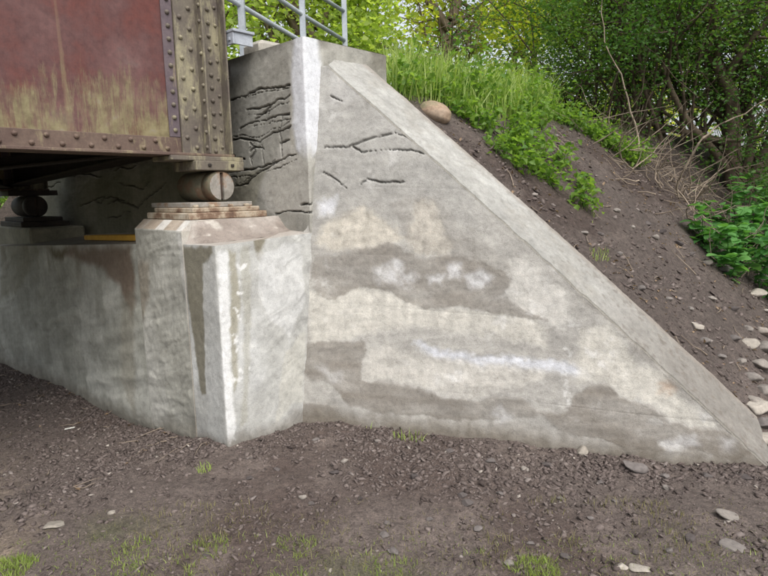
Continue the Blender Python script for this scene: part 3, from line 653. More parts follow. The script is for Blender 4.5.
Ai = np.where(q < 0, AB+.42, AB+.80); Bi = np.where(q < 0, np.maximum(-q, .05), .6); Ai = np.where((q < 0) & (q > -.6), AB+.80, Ai); Bi = np.where(q >= 0, np.clip(q*.3, .02, .24), Bi)
Bk = np.stack([A+Ai[:, None]*u1+Bi[:, None]*u2+uz*zb, A+Ai[:, None]*u1+Bi[:, None]*u2+uz*(ZT+.01)])
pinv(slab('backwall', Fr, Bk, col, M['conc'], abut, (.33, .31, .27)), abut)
# far pedestal and upstand under the deck plate
mb = MB().box(.12, .70, 4.05, 5.7, .95, 1.30, .02); o = mb.build('bearing_pedestal', M['conc_dark'], abut); o.matrix_parent_inverse = abut.matrix_basis.inverted() @ LM
mb = MB().box(.80, 1.1, .55, .80, 2.63, 2.74, .03); o = mb.build('deck_upstand', M['conc_plain'], abut); o.matrix_parent_inverse = abut.matrix_basis.inverted() @ LM

# ------------------------------------------------------------------ steel bridge
def lroot(name): return empty(name, mw=LM)
rv = MB(); seg = 9
R_ = .0165
V = []
for (r_, h_) in ((R_, 0), (R_*.93, R_*.42), (R_*.62, R_*.82), (0.001, R_)):
    V += [(r_*math.cos(2*math.pi*i/seg), -h_, r_*math.sin(2*math.pi*i/seg)) for i in range(seg)]
Fv = [(k*seg+i, k*seg+(i+1) % seg, (k+1)*seg+(i+1) % seg, (k+1)*seg+i) for k in range(3) for i in range(seg)]
rivet_me = bpy.data.meshes.new('rivet'); rivet_me.from_pydata(V, [], Fv); rivet_me.update(); rivet_me.polygons.foreach_set('use_smooth', [True]*len(Fv))
rivet_me.materials.append(M['olive'])
rivet_red = rivet_me.copy(); rivet_red.materials.clear(); rivet_red.materials.append(M['brown_steel'])
G0, G1, GT = -9.0, .55, 3.55                                    # girder from G0 to G1 along the track
def make_girder(b0, dz, label, rivets):
    """b0 = web face; right side of the web carries the stiffeners"""
    r = lroot('plate_girder'); r.matrix_world = LM @ Matrix.Translation((0, b0, dz)); tag(r, label, 'girder', 'riveted girders of the bridge')
    pt = {}
    def B(name, mat, *bx, c=.003): o = MB().box(*bx, c).build(name, mat, r); pt.setdefault(name, o); return o
    B('web', M['red'], G0, G1-.01, 0, .014, 1.9, GT)
    for side, (y0, y1) in (('o', (-.012, -.0005)), ('i', (.0145, .026))):
        B('flange_angle', M['brown_steel'], G0, .205 if side == 'o' else G1, y0, y1, 1.906, 2.012)
    B('bottom_flange', M['brown_steel'], G0, G1+.01, -.115, .13, 1.885, 1.904)
    B('top_flange', M['brown_steel'], G0, G1+.01, -.115, .13, GT, GT+.03)
    B('filler_plate', M['purple'], .125, .203, -.0125, -.0008, 2.014, GT-.002)
    B('stiffener_angle', M['olive'], .206, .372, -.027, -.001, 1.906, GT-.002)
    B('stiffener_leg', M['olive'], .362, .376, -.112, -.0275, 1.906, GT-.002)
    B('end_angle', M['olive'], .3765, G1, -.026, -.001, 1.906, GT-.002)
    B('stiffener_leg', M['olive'], G1-.012, G1+.0015, -.112, -.0265, 1.906, GT-.002)
    if not rivets: return r
    def rivet(a, y, z, me=rivet_me, s=1., on='end_angle'):
        o = link('rivet', me, None, pt[on]); o.location = (a, y, z); o.rotation_euler = (0, random.random()*6, 0); o.scale = (s, s, s)
    k = 0
    for a in np.arange(.10, -2.2, -.083): rivet(a, -.012, 1.983 if k % 2 else 1.935, rivet_red, on='flange_angle'); k += 1
    for k, z in enumerate(np.arange(2.06, 3.15, .085)):
        rivet(.166, -.0125, z, on='filler_plate')
    for k, z in enumerate(np.arange(1.95, 3.15, .066)): rivet(.243 if k % 2 else .312, -.027, z, on='stiffener_angle')
    for k, z in enumerate(np.arange(1.93, 3.15, .088)): rivet(.46, -.026, z)
    for k, z in enumerate(np.arange(1.96, 3.15, .12)): rivet(.515, -.026, z, s=.8)
    for z in np.arange(1.95, 3.15, .105):                        # along the outstanding leg
        o = link('rivet', rivet_me, None, pt['stiffener_leg']); o.location = (.362, -.085, z); o.rotation_euler = (0, 0, -math.pi/2); o.scale = (.85, .85, .85)
    return r
make_girder(.715, 0, 'dull red riveted plate girder with lichen streaks, resting on the slotted steel roller', True)
make_girder(4.80, -.165, 'dark plate girder on the farther side of the bridge, above the shaded roller', False)
# rollers lie across the track
def roller(label, b0, b1, a, z, r):
    t = lroot('bearing_roller'); t.matrix_world = LM @ Matrix.Translation((a, b0, z)); tag(t, label, 'roller', 'steel bridge rollers')
    seg = 40; prof = [(0, -.0), (r-.012, 0), (r, .012), (r, .10), (r-.012, .105), (r-.012, .115), (r, .12), (r, b1-b0-.01), (r-.01, b1-b0), (0, b1-b0)]
    # end disc with a slot cut across it
    V = []; F = []
    for rr_, y in prof[1:-1]: V += [(rr_*math.cos(2*math.pi*i/seg), y, rr_*math.sin(2*math.pi*i/seg)) for i in range(seg)]
    for k in range(len(prof)-3): F += [(k*seg+i, (k+1)*seg+i, (k+1)*seg+(i+1) % seg, k*seg+(i+1) % seg) for i in range(seg)]
    F.append(tuple(range((len(prof)-3)*seg, (len(prof)-2)*seg))[::-1])
    me = bpy.data.meshes.new('drum'); me.from_pydata(V, [], F); me.update(); me.polygons.foreach_set('use_smooth', [len(p.vertices) == 4 for p in me.polygons])
    link('drum', me, M['roller'] if b0 < 2 else M['dark_steel'], t)  # far drum gets a darker colour standing in for its shaded silhouette
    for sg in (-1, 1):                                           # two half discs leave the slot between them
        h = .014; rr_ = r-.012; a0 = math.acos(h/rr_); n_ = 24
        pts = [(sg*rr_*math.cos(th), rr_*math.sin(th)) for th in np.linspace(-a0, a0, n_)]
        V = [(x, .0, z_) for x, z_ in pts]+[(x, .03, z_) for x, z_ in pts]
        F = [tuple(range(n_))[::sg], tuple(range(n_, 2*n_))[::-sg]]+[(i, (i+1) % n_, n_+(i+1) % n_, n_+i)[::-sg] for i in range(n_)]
        MB().add(V, F).build('end_plate', M['roller_end'] if b0 < 2 else M['dark_steel'], t)  # far end discs darkened too, shade put into the colour
    MB().box(-.0138, .0138, .02, .04, -(r-.02), r-.02).build('slot', M['slot'], t)
    return t
roller('steel bearing roller with slotted round end resting on rusty plates', .56, 1.02, .415, 1.6765, .1085)
roller('shadowed steel roller under the far girder, dark against green leaves', 4.55, 5.1, .36, 1.535, .125)
# bearing plates
t = lroot('bearing_plates'); tag(t, 'stack of rusty steel bearing plates below the slotted roller', 'bearing')
MB().box(.07, .69, .42, 1.04, 1.4535, 1.499, .006).build('base_plate', M['rust'], t)
MB().box(.11, .64, .44, 1.00, 1.500, 1.532, .005).build('middle_plate', M['rust'], t)
MB().box(.13, .62, .50, 1.08, 1.533, 1.567, .004).build('top_plate', M['roller_end'], t)
for a in (.15, .27, .42, .55): MB().box(a-.015, a+.015, .455, .49, 1.5325, 1.552, .004).build('bolt', M['rust'], t)
t = lroot('bearing_plates'); tag(t, 'dark steel bearing plates on the far pedestal under the shaded roller', 'bearing')
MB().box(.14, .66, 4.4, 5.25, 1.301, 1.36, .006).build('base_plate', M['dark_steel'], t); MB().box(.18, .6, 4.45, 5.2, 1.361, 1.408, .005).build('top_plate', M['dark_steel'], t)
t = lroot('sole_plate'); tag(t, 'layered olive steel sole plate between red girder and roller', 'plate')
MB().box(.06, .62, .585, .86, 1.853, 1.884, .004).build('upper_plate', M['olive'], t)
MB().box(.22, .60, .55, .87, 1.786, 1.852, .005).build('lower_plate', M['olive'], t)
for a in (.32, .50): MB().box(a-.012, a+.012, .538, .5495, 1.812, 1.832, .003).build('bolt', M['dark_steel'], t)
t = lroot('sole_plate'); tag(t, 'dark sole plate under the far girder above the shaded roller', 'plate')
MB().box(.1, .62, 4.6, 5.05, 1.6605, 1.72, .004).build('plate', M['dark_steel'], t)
# floor system: beams across, stringers, bracing, deck
def beam(name, label, p, q, h, wd_, mat, group):
    """I-section from p to q (abutment frame)"""
    p = np.array(p, float); q = np.array(q, float); L = np.linalg.norm(q-p); d = (q-p)/L
    side = np.cross(d, [0, 0, 1.]); side /= np.linalg.norm(side); upx = np.cross(side, d)
    mw = Matrix(((d[0], side[0], upx[0], p[0]), (d[1], side[1], upx[1], p[1]), (d[2], side[2], upx[2], p[2]), (0, 0, 0, 1)))
    t = empty(name, mw=LM @ mw); tag(t, label, 'beam', group)
    MB().box(0, L, -.006, .006, .0165, h-.0165).build('web', mat, t)
    MB().box(0, L, -wd_/2, wd_/2, 0, .016, .002).build('bottom_flange', mat, t)
    MB().box(0, L, -wd_/2, wd_/2, h-.016, h, .002).build('top_flange', mat, t)
    return t
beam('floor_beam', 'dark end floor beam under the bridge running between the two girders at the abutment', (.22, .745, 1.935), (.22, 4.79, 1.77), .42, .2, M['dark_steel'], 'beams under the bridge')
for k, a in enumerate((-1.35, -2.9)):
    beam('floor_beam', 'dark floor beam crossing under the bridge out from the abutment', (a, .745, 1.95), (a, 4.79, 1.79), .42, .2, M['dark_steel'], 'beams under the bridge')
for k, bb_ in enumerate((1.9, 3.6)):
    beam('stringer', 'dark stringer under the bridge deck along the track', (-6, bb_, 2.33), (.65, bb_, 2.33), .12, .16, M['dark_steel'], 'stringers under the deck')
def angle_bar(label, p, q):
    t = MB(); p = np.array(p, float); q = np.array(q, float); L = np.linalg.norm(q-p); d = (q-p)/L; side = np.cross(d, [0, 0, 1.]); side /= np.linalg.norm(side); upx = np.cross(side, d)
    t.box(0, L, -.05, .05, 0, .012).box(0, L, .038, .0501, .0121, .10); o = t.build('bracing_bar', M['dark_steel'])
    o.matrix_world = LM @ Matrix(((d[0], side[0], upx[0], p[0]), (d[1], side[1], upx[1], p[1]), (d[2], side[2], upx[2], p[2]), (0, 0, 0, 1))); return tag(o, label, 'bar', 'bracing under the bridge')
angle_bar('dark angle bar bracing sloping across under the bridge between girders', (.12, .80, 1.915), (-1.5, 4.7, 1.755))
angle_bar('dark angle bar bracing from far bearing towards the red girder', (.12, 4.7, 1.745), (-1.5, .80, 1.90))
MB().box(G0, .66, .75, 4.78, 2.47, 2.56).build('bridge_deck', M['dark_steel'], mw=LM); tag(bpy.data.objects['bridge_deck'], 'dark steel deck carried between the two girders', 'deck')
# grey deck plate over the joint
t = lroot('deck_plate'); tag(t, 'pale blue grey steel deck edge plate over the gap beside the girder end', 'plate')
MB().box(.56, .74, .53, 1.5, 2.745, 2.765, .003).build('top_plate', M['zinc'], t); MB().box(.565, .58, .545, 1.5, 2.665, 2.7445, .002).build('edge_web', M['zinc'], t); MB().box(.581, .73, .545, .56, 2.665, 2.7445, .002).build('end_web', M['zinc'], t)
MB().box(.555, .565, .575, .60, 2.69, 2.71, .002).build('bolt', M['zinc'], t)

# yellow board on the seat
t = MB().box(0, 1.75, -.14, .02, 0, .045, .003).build('timber_board', M['yellow']); tag(t, 'orange yellow board lying on the dim bearing seat', 'board')
pA = Lp(.10, 1.105, np.interp(1.105, [1.1, 4.8], [1.271, 1.083])+.012); pB = Lp(.26, 2.7, np.interp(2.7, [1.1, 4.8], [1.271, 1.083])+.026)
d_ = (pB-pA)/np.linalg.norm(pB-pA); s_ = np.cross(uz, d_); s_ /= np.linalg.norm(s_); n_ = np.cross(d_, s_)
t.matrix_world = Matrix(((d_[0], s_[0], n_[0], pA[0]), (d_[1], s_[1], n_[1], pA[1]), (d_[2], s_[2], n_[2], pA[2]+.004), (0, 0, 0, 1)))

# ------------------------------------------------------------------ handrail
d1, d2, d3 = 4.62, 5.25, 5.95
def at(px, py, d): return C0 + ray(px, py)*d
def zon(px, py, x, y): r = ray(px, py); return EYE + r[2]*math.hypot(x, y)/math.hypot(r[0], r[1])
pp = [at(243.5, 50, d1), at(303, 30, d2), at(345, 40, d3)]
t = empty('handrail', (pp[0][0], pp[0][1], 2.65)); tag(t, 'pale blue grey steel handrail with three posts above the backwall', 'railing')
I4 = t.matrix_basis.inverted()
def put(o): o.matrix_parent_inverse = I4; return o
for p in pp: put(MB().box(p[0]-.026, p[0]+.026, p[1]-.026, p[1]+.026, 2.5 if p is not pp[0] else 2.63, 3.75, .004).build('post', M['rail'], t))
za = [at(242, 8, d1)[2], None, None]
lv = [[at(242, 8, d1)[2], at(303, 42, d2)[2], at(343, 66, d3)[2]], [at(240, -24, d1)[2], at(303, 15.5, d2)[2], at(343, 41, d3)[2]], [at(240, -55, d1)[2], at(302, -13, d2)[2], at(342, 13, d3)[2]]]
for l in lv:
    pts = [np.array([p[0], p[1], z]) for p, z in zip(pp, l)]; first = pts[0] + (pts[0]-pts[1])*.9; pts = [first]+pts
    put(MB().tube(pts, .021, 8).build('rail', M['rail'], t, smooth=True))

# ------------------------------------------------------------------ stones, clods, litter
def project(P):
    d = np.asarray(P, float) - C0; z = d@fwd; z = np.where(np.abs(z) < 1e-6, 1e-6, z)
    return 384+FPX*(d@rgt)/z, 288-FPX*(d@upv)/z, z
t_ = (1+5**.5)/2
ICO_V = np.array([(-1, t_, 0), (1, t_, 0), (-1, -t_, 0), (1, -t_, 0), (0, -1, t_), (0, 1, t_), (0, -1, -t_), (0, 1, -t_), (t_, 0, -1), (t_, 0, 1), (-t_, 0, -1), (-t_, 0, 1)], float); ICO_V /= np.linalg.norm(ICO_V[0])
ICO_F = np.array([(0, 11, 5), (0, 5, 1), (0, 1, 7), (0, 7, 10), (0, 10, 11), (1, 5, 9), (5, 11, 4), (11, 10, 2), (10, 7, 6), (7, 1, 8), (3, 9, 4), (3, 4, 2), (3, 2, 6), (3, 6, 8), (3, 8, 9), (4, 9, 5), (2, 4, 11), (6, 2, 10), (8, 6, 7), (9, 8, 1)])
def subdiv(V, F):
    V = [tuple(v) for v in V]; mid = {}; out = []
    def mp(i, j):
        k = (min(i, j), max(i, j))
        if k not in mid:
            p = (np.array(V[i])+np.array(V[j])); p /= np.linalg.norm(p); mid[k] = len(V); V.append(tuple(p))
        return mid[k]
    for a, b_, c_ in F:
        x, y, z = mp(a, b_), mp(b_, c_), mp(c_, a); out += [(a, x, z), (b_, y, x), (c_, z, y), (x, y, z)]
    return np.array(V), np.array(out)
V2, F2 = subdiv(*subdiv(ICO_V, ICO_F))
def stone_mesh(seed, ang=.35, mat=None):
    r = np.random.default_rng(seed); V = V2.copy()
    for k in range(13):                                         # cut by random planes -> facets
        nn = r.normal(size=3); nn /= np.linalg.norm(nn); h = r.uniform(.45, .85); dd = V@nn; V = V - np.maximum(0, dd-h)[:, None]*nn
    V = V*(1 + .09*fbm(V+seed*3.1, 2.2, 3, seed))[:, None]; V /= np.abs(V).max(0)
    return mesh_np('stone', V, F2, smooth=False)
stone_meshes = {k: [stone_mesh(i*7+j*100) for i in range(6)] for j, k in enumerate(('stone', 'dark_stone', 'pale_stone'))}
for k, l in stone_meshes.items():
    for me in l: me.materials.append(M[k])
def put_stone(px, py, wpx, hr, kind, label, group):
    P = hit_ground(px, py); dep = (P-C0)@fwd; sx_ = wpx*.5*dep/FPX
    o = link('stone', random.choice(stone_meshes[kind]))
    o.scale = (sx_*1.08, sx_*random.uniform(.75, .95), max(sx_*hr, .012)); o.rotation_euler = (random.uniform(-.2, .2), random.uniform(-.2, .2), random.uniform(-.5, .5)+(math.pi if random.random() < .5 else 0))
    o.location = (P[0], P[1], P[2]+o.scale[2]*.35); tag(o, label, 'stone', group); return o
ROW = 'stones heaped beside the wing wall end'
for px, py, ww in [(735, 341, 10), (767, 352, 20), (762, 368, 16), (754, 381, 15), (763, 392, 18), (753, 403, 13), (762, 427, 18), (745, 417, 10), (748, 330, 9), (765, 335, 12), (741, 362, 9), (768, 412, 14)]:
    put_stone(px, py, ww*1.35, .62, 'stone', 'grey rounded stone in the heap beside the wing wall\'s lower end', ROW)
for px, py, ww in [(752, 346, 16), (757, 409, 19), (765, 442, 20), (697, 328, 10)]:
    put_stone(px, py, ww*1.3, .6, 'pale_stone', 'pale buff stone in the heap beside the wing wall\'s lower end', ROW)
put_stone(756, 295, 22, .45, 'pale_stone', 'long pale flat stone at the foot of the broad leafy plants', 'stones on the bank')
for px, py, ww in [(724, 272, 15), (706, 265, 9), (678, 244, 8), (656, 239, 9), (661, 233, 8), (704, 343, 10), (720, 358, 9), (648, 225, 7), (632, 228, 6), (616, 212, 7), (690, 255, 7), (640, 290, 8), (668, 300, 7), (600, 235, 6), (712, 300, 8), (734, 310, 8), (585, 235, 8), (690, 310, 7), (620, 255, 6)]:
    kd = random.choice(['stone', 'stone', 'dark_stone']); put_stone(px, py, ww*1.25, .6, kd, ('small grey' if kd == 'stone' else 'small dark brown') + ' stone lying on the bare bank behind the wing wall', 'stones on the bank')
FR = 'stones in the soil before the walls'
put_stone(582, 453, 13, .8, 'pale_stone', 'pale blocky stone leaning at the foot of the wing wall', FR)
put_stone(634, 470, 24, .6, 'dark_stone', 'largest brown grey stone close before the foot of the wing wall', FR)
for px, py, ww in [(735, 550, 26), (729, 518, 24)]: put_stone(px, py, ww, .28, 'stone', 'flat grey slab stone lying in the soil beyond the wing wall end', FR)
for px, py, ww in [(640, 571, 20), (622, 568, 13), (53, 527, 22), (111, 515, 9)]: put_stone(px, py, ww, .3, 'pale_stone', 'pale flat stone lying in the soil out from the walls', FR)
for px, py, ww in [(615, 502, 9), (565, 560, 12), (508, 565, 14), (637, 556, 10), (467, 505, 15), (335, 475, 12), (392, 552, 12), (384, 537, 11), (462, 497, 12), (388, 524, 9), (302, 500, 11), (312, 505, 9), (395, 555, 13), (415, 478, 11), (345, 462, 10), (524, 470, 11), (548, 466, 13), (600, 484, 9), (665, 478, 12), (690, 540, 12), (668, 552, 11), (560, 500, 10), (590, 520, 8), (430, 520, 9), (250, 480, 9), (207, 556, 10), (360, 500, 8), (490, 462, 12), (450, 452, 11), (708, 478, 13), (668, 490, 11), (745, 478, 14), (500, 495, 9), (530, 545, 10), (478, 532, 11), (316, 440, 11), (276, 470, 9)]:
    kd = 'dark_stone' if random.random() < .75 else 'stone'; put_stone(px, py, ww*.85, .6, kd, 'small dark stone lying in the loose soil before the walls' if kd == 'dark_stone' else 'small light grey stone lying in the loose soil before the walls', FR)
# round boulder by the coping
P = hit_ground(435, 119); V, F = subdiv(V2, F2); V = V*(1+.16*fbm(V, 1.2, 4, 5))[:, None]
o = link('boulder', mesh_np('boulder', V, F, smooth=True), M['boulder']); o.scale = (.138, .12, .085); o.location = (P[0], P[1]+.04, P[2]+.04); o.rotation_euler = (0, .30, -.1); tag(o, 'smooth orange brown boulder in the grass beside the sloping coping', 'boulder')
# scraps
for px, py, L_, W_ in [(70, 430, .075, .016)]:
    P = hit_ground(px, py); o = MB().box(-L_/2, L_/2, -W_/2, W_/2, 0, .004).build('scrap', M['white']); o.location = (P[0], P[1], P[2]+.012); o.rotation_euler = (.1, -.1, .25); tag(o, 'narrow white scrap lying on the soil before the abutment', 'scrap')
# loose clods: uncountable
def clods(Npts, region, smin, smax, seed, name, label):
    r = np.random.default_rng(seed); x, y = region(r, Npts); z = terrain(x, y); n_ = len(x)
    dens = fbm(np.stack([x, y, z], -1), 2.2, 3, seed); k_ = r.random(n_) < np.clip(.55+1.1*dens, .12, 1); x, y, z = x[k_], y[k_], z[k_]; n_ = len(x)
    s = smin*(smax/smin)**(r.random(n_)**2.8)
    V = np.repeat(ICO_V[None], n_, 0)*(1+.55*(r.random((n_, 12, 1))-.5)) + .30*r.normal(size=(n_, 12, 3)); V = V*np.stack([np.ones(n_)*1.15, r.uniform(.55, 1, n_), r.uniform(.4, .85, n_)], -1)[:, None]
    an = r.uniform(0, 6.28, n_); ca, sa = np.cos(an)[:, None], np.sin(an)[:, None]
    X = V[..., 0]*ca - V[..., 1]*sa; Y = V[..., 0]*sa + V[..., 1]*ca
    ti = r.normal(0, .5, n_)[:, None]; Z = V[..., 2]*.8 + X*np.sin(ti)
    V = np.stack([X, Y, Z], -1)*s[:, None, None] + np.stack([x, y, z+s*r.uniform(-.1, .25, n_)], -1)[:, None]
    F = (ICO_F[None] + (np.arange(n_)*12)[:, None, None]).reshape(-1, 3)
    tint = np.repeat(np.clip(r.normal(.42, .20, n_) + (r.random(n_) > .99)*.5, 0, 1), 12)
    o = link(name, mesh_np(name, V.reshape(-1, 3), F, {'tint': tint}), M['clod']); tag(o, label, 'soil', kind='stuff')
def reg_front(r, n_):
    a = -np.abs(r.exponential(.55, n_*2)) - .0; bb_ = r.uniform(-3.2, 6, n_*2)
    P = A + a[:, None]*u1 + bb_[:, None]*u2
    # points before the wing wall as well
    s = r.uniform(-1.3, 3.2, n_*2); dn = -np.abs(r.exponential(.6, n_*2)) + .05; Q = WP1 + s[:, None]*w + (dn-KB*1.362)[:, None]*nh
    P = np.concatenate([P[(bb_ > 0)][:n_], Q[:n_]]); px, py, dz = project(np.c_[P[:, 0], P[:, 1], np.zeros(len(P))]); k = (px > -60) & (px < 830) & (py < 600) & (P[:, 1] > 1.5); P = P[k]; d = P-A; P = P[((d@u1) < .0) | ((d@u2) < .0)]
    return P[:, 0], P[:, 1]
clods(44000, reg_front, .0026, .021, 11, 'soil_clods', 'crumbly dark soil clods strewn before the concrete walls')
def reg_open(r, n_): 
    x = r.uniform(-3, 3, n_); y = r.uniform(2, 4.2, n_); d = np.stack([x, y], -1) - A[:2]; a = d@u1[:2]; dnn = (np.stack([x, y], -1)-WP1[:2])@nh[:2]+KB*1.362; bb_ = d@u2[:2]
    k = np.where(bb_ > 0, a < 0, dnn < 0); return x[k], y[k]
clods(20000, reg_open, .0025, .016, 12, 'soil_crumbs', 'fine soil crumbs and grit over the open ground')
def reg_bank(r, n_):
    a = r.uniform(1.2, 7.5, n_); bb_ = r.uniform(-3.4, -.1, n_); P = A + a[:, None]*u1 + bb_[:, None]*u2
    Q = P-WP1; s = Q@w; dn = Q@nh + KB*1.362; zt = np.clip(wing_top(np.clip(s, 0, 2.85)), 0, 3); k = (dn > KB*zt+WT+.03) | (s > 2.9); P = P[k]; return P[:, 0], P[:, 1]
clods(22000, reg_bank, .004, .028, 13, 'bank_clods', 'small clods and gravel on the bare steep bank')

# ------------------------------------------------------------------ leaves, grass, plants
def unit(v): return v/(np.linalg.norm(v, axis=-1, keepdims=True)+1e-9)
def leaf_cloud(name, Pc, r, L, W_, mat, parent=None, up=.5, dirs=None, tint=None, kind=None, droop=0.):
    n_ = len(Pc); L = L*r.uniform(.65, 1.2, n_); Wd = W_/1.0*L
    D = r.normal(size=(n_, 3)) if dirs is None else dirs + .6*r.normal(size=(n_, 3)); D[:, 2] = D[:, 2]*.5 - droop; D = unit(D)
    Nn = r.normal(size=(n_, 3))*(1-up); Nn[:, 2] += up; Nn = unit(Nn - (Nn*D).sum(1, keepdims=True)*D); Sd = np.cross(D, Nn)
    h = Wd[:, None]*.28*Nn
    v0 = Pc; v1 = Pc + D*(L*.42)[:, None] + Sd*(Wd*.5)[:, None] + h; v2 = Pc + D*L[:, None] - Nn*(.12*L)[:, None]; v3 = Pc + D*(L*.42)[:, None] - Sd*(Wd*.5)[:, None] + h
    V = np.stack([v0, v1, v2, v3], 1).reshape(-1, 3); i = np.arange(n_)*4
    F = np.concatenate([np.stack([i, i+1, i+2], -1), np.stack([i, i+2, i+3], -1)])
    ti = np.clip(r.normal(.5, .25, n_), 0, 1) if tint is None else tint
    o = link(name, mesh_np(name, V, F, {'tint': np.repeat(ti, 4)}), mat, parent)
    return o
def blades(name, x, y, r, L, wd_, mat, lean=.35, label='', cat='grass'):
    n_ = len(x); z = terrain(x, y) - .01; L = L*r.uniform(.5, 1.25, n_); an = r.uniform(0, 6.28, n_); ln = np.abs(r.normal(0, lean, n_))*L
    hd = np.stack([np.cos(an), np.sin(an), np.zeros(n_)], -1); sd_ = np.stack([-np.sin(an), np.cos(an), np.zeros(n_)], -1)
    an2 = r.uniform(0, 6.28, n_); sd_ = np.stack([np.cos(an2), np.sin(an2), np.zeros(n_)], -1)
    P0 = np.stack([x, y, z], -1); w0 = (wd_*r.uniform(.6, 1.3, n_))[:, None]
    P1 = P0 + hd*(ln*.3)[:, None] + uz*(L*.55)[:, None]; P2_ = P0 + hd*ln[:, None] + uz*(L*np.sqrt(np.clip(1-(ln/L*.6)**2, .2, 1)))[:, None]
    V = np.stack([P0-sd_*w0*.5, P0+sd_*w0*.5, P1-sd_*w0*.4, P1+sd_*w0*.4, P2_-sd_*w0*.05, P2_+sd_*w0*.05], 1).reshape(-1, 3)
    i = np.arange(n_)*6; F = np.concatenate([np.stack([i, i+1, i+3, i+2], -1), np.stack([i+2, i+3, i+5, i+4], -1)])
    tint = np.repeat(np.clip(r.normal(.5, .28, n_), 0, 1), 6)
    o = link(name, mesh_np(name, V, F, {'tint': tint}), mat); return tag(o, label, cat, kind='stuff')
def in_px(x, y, poly, dz=0.):
    z = terrain(x, y); px, py, dd = project(np.stack([x, y, z+dz], -1)); return (poly_sd(px, py, poly) < 0) & (dd > 0), px, py
r = np.random.default_rng(21)
# tall grass along the top of the bank
a = r.uniform(1.55, 11, 90000); bb_ = r.uniform(-1.4, 2.6, 90000); P = A + a[:, None]*u1 + bb_[:, None]*u2
ok, px, py = in_px(P[:, 0]+.05*r.normal(size=90000), P[:, 1], [(387, 88), (400, 97), (418, 104), (445, 109), (470, 116), (500, 122), (540, 122), (556, 110), (575, 104), (596, 92), (615, 60), (630, -80), (300, -80), (380, 40)])
keep = ok & (r.random(90000) < .36); P = P[keep]
blades('bank_grass', P[:, 0], P[:, 1], r, .40, .012, M['grass'], .5, 'tall bright green grass along the top of the bank')
# sparse low grass near the viewer
def patch(polys, n_, seed, L, wd_, mat, name, label, dens=1.):
    r = np.random.default_rng(seed); X = []; Y = []
    for poly in polys:
        pl = np.array(poly); Q = np.array([hit_ground(*q) for q in poly]); lo, hi = Q.min(0)-.05, Q.max(0)+.05
        x = r.uniform(lo[0], hi[0], n_); y = r.uniform(lo[1], hi[1], n_); ok, px, py = in_px(x, y, poly)
        cl = fbm(np.stack([x, y, x*0], -1), 6, 3, seed) > .03; X.append(x[ok & cl]); Y.append(y[ok & cl])
    return blades(name, np.concatenate(X), np.concatenate(Y), r, L, wd_, mat, .5, label)
patch([[(110, 552), (150, 532), (230, 540), (300, 536), (345, 550), (420, 562), (420, 590), (90, 590)], [(430, 562), (480, 552), (540, 556), (565, 565), (580, 590), (420, 590)], [(0, 560), (60, 555), (60, 590), (0, 590)]], 4200, 31, .038, .004, M['short_grass'], 'short_grass', 'sparse short green grass in the open ground')
patch([[(90, 520), (180, 505), (300, 500), (380, 510), (430, 545), (430, 590), (40, 590)], [(480, 500), (680, 500), (720, 560), (480, 575)]], 1300, 33, .05, .003, M['dry_grass'], 'dry_grass', 'thin dry straw grass scattered over the soil')
patch([[(355, 432), (375, 430), (380, 442), (360, 444)], [(385, 436), (420, 434), (425, 446), (390, 448)], [(198, 466), (212, 466), (212, 476), (198, 476)], [(540, 440), (560, 440), (560, 448), (540, 448)], [(560, 300), (572, 300), (572, 310), (560, 310)], [(575, 205), (592, 195), (600, 220), (585, 228)], [(590, 250), (610, 250), (610, 262), (590, 262)]], 260, 35, .06, .005, M['grass'], 'grass_tufts', 'small green grass tufts at the foot of the walls')
def thin(seed, n_, L, wd_, mat, name, label, ylim):
    r = np.random.default_rng(seed); x = r.uniform(-2.4, 2.2, n_); y = r.uniform(1.9, 3.4, n_); z = terrain(x, y); px, py, dd = project(np.stack([x, y, z], -1)); q_ = fbm(np.stack([x, y, z], -1), 2.6, 4, seed)
    k = (py > ylim+60*q_) & (py < 640) & (r.random(n_) < np.clip(.25+1.6*q_+(py-ylim)/160, 0, 1)); return blades(name, x[k], y[k], r, L, wd_, mat, .8, label)
thin(36, 15000, .026, .0032, M['short_grass'], 'thin_grass', 'thin low green growth spread over the open ground', 525)
thin(37, 9000, .03, .0026, M['dry_grass'], 'straw', 'thin pale straw lying among the low grass', 495)
# dead leaves and twigs on the soil
r = np.random.default_rng(41); x1, y1 = reg_bank(r, 1500); x2, y2 = reg_front(r, 130); x = np.r_[x1, x2[:40]]; y = np.r_[y1, y2[:40]]
o = leaf_cloud('leaf_litter', np.stack([x, y, terrain(x, y)+.012], -1), r, .035, .55, M['litter'], up=.85); tag(o, 'dead brown leaves scattered over soil and bank', 'leaves', kind='stuff')
def twig_path(r, p, d, L, n_=5, bend=.35):
    pts = [np.array(p, float)]; d = unit(np.array(d, float))
    for k in range(n_): d = unit(d + bend*r.normal(size=3)); pts.append(pts[-1]+d*L/n_)
    return np.array(pts)
tw = []
for x, y in list(zip(x1[:230], y1[:230])) + list(zip(x2[:60], y2[:60])):
    L_ = r.uniform(.05, .22); an = r.uniform(0, 6.28); pts = twig_path(r, (x, y, 0), (math.cos(an), math.sin(an), 0), L_, 4, .2); pts[:, 2] = terrain(pts[:, 0], pts[:, 1])+.012+r.uniform(0, .012, len(pts)); tw.append(tube_np(pts, np.linspace(.004, .0015, len(pts))*r.uniform(.6, 1.2), 4))
V, F = join_np(tw); o = link('fallen_twigs', mesh_np('fallen_twigs', V, F), M['dry']); tag(o, 'thin dry twigs fallen on the bare soil', 'twigs', kind='stuff')

